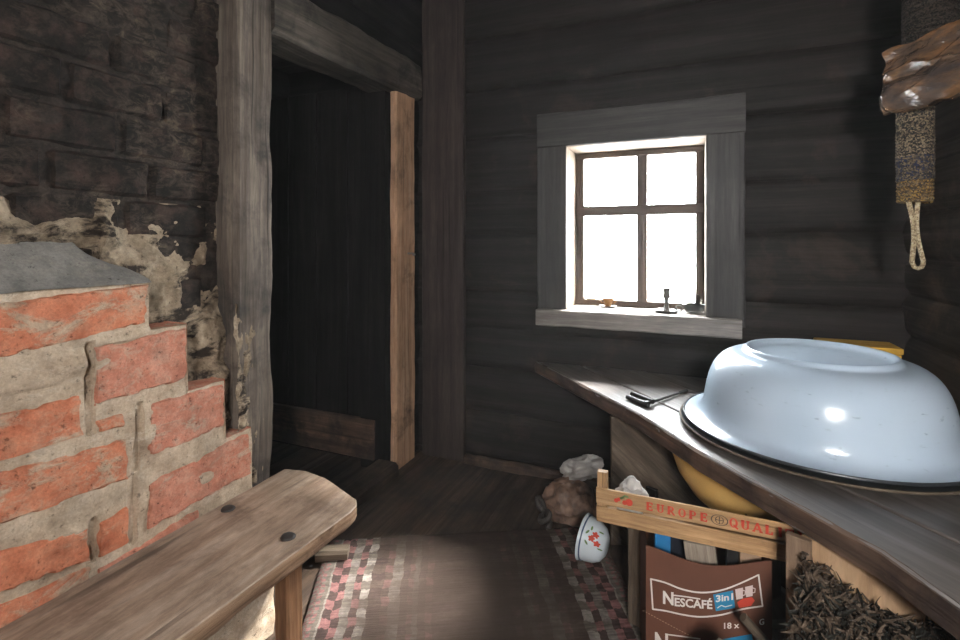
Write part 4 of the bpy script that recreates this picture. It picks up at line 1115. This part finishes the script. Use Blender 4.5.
coil('grey_winding', zb_+hh*.52, zt_+.02, .043, M['yarngrey'], roll, hc.x, hc.y); coil('blue_winding', zb_+hh*.24, zb_+hh*.52, .043, M['yarnblue'], roll, hc.x, hc.y); coil('gold_winding', zb_, zb_+hh*.24, .041, M['yarngold'], roll, hc.x, hc.y)
zl = at_d(917, 271, 1.56).z; L_ = zb_-zl
p0 = V((hc.x, hc.y, 0)); rgt = V((CS, SN, 0)); lp = []
for k in range(61):
    t = k/60; u_ = 1-abs(2*t-1); sg = 1 if t < .5 else -1
    zz = zb_+.012-(L_+.004)*u_ if u_ < .93 else zb_+.012-(L_+.004)*(.93+.07*math.sin((u_-.93)/.07*math.pi/2))
    sp_ = sg*(.0135+.003*math.cos(u_*6)) if u_ < .93 else sg*.0135*math.cos((u_-.93)/.07*math.pi/2)
    tw = .5*math.sin(u_*4.0)
    lp.append(p0+rgt*(sp_*math.cos(tw)-.006+.016*u_)+V((-SN, CS, 0))*(sp_*math.sin(tw))+V((0, 0, zz)))
MB().tube(lp, .0068, 8).build('rope_loop', M['rope'], roll)
MB().tube([(hc.x, hc.y, zt_), (hc.x+.02, hc.y+.01, zt_+.25), (XR-.01, hc.y+.02, zt_+.33)], .004, 6).build('cord', M['yarndark'], roll)

# plastic bag
e0, e1 = at_d(884, 84, 1.60), at_d(985, 84, 1.34); e0.z = e1.z = 0; bd = (e1-e0); bL = bd.length; bd.normalize(); bn = V((bd.y, -bd.x, 0))
ZT, ZB = at_d(890, 50, 1.58).z, at_d(884, 116, 1.6).z
mb = MB()
def bagf(sgn):
    def fn(u, v):
        z = ZB+(ZT-ZB)*v + .020*u*math.sin(2.2*u); q = e0+bd*(u*bL); q.z = z-.014*(1-v)*(1-abs(2*u-1))
        ends = min(1, u*7+.05)**.7
        roll_ = .060*math.sqrt(max(0, 1-((v-.26)/.27)**2)) if abs(v-.26) < .27 else 0
        flap = .020*(1-v)**.5*(1 if v > .4 else max(0, (v-.1)/.3))
        th_ = max(roll_, flap+.012*math.sin(math.pi*v))*ends
        crease = .016*abs(fbm((u*1.2+v*.6, v*3.4-u*1.0, 0), 1.2, 5, 2))*ends*min(1, 6*(1-v))
        fold = .012*max(0, 1-abs(v-.55-.10*math.sin(u*5))/.05)*ends
        return q + bn*(sgn*(th_+fold-crease)) + V((.010*nz((u*2, v*3, 1), 1.6), 0, .012*nz((u*4, v*1.5, 2), 1.5)))
    return fn
mb.grid(bagf(1), 90, 70); mb.grid(bagf(-1), 60, 40, flip=True)
tag(mb.build('plastic_bag', M['poly']), 'crumpled brown plastic bag hanging in the corner by the right wall', 'bag')
bcn = at_d(930, 20, 1.55)
mb = MB(); z = 1.80; 
o = coil('dark_bundle', 1.775, 2.12, .062, M['yarndark'], None, bcn.x, bcn.y, .008); tag(o, 'dark ribbed bundle hanging above the brown plastic bag', 'bundle')
mb = MB(); q = at_d(886, 46, 1.66); mb.tube([(q.x, q.y, q.z-.02), (q.x, q.y, q.z+.03), (q.x+.02, q.y+.03, q.z+.035)], .006, 8)
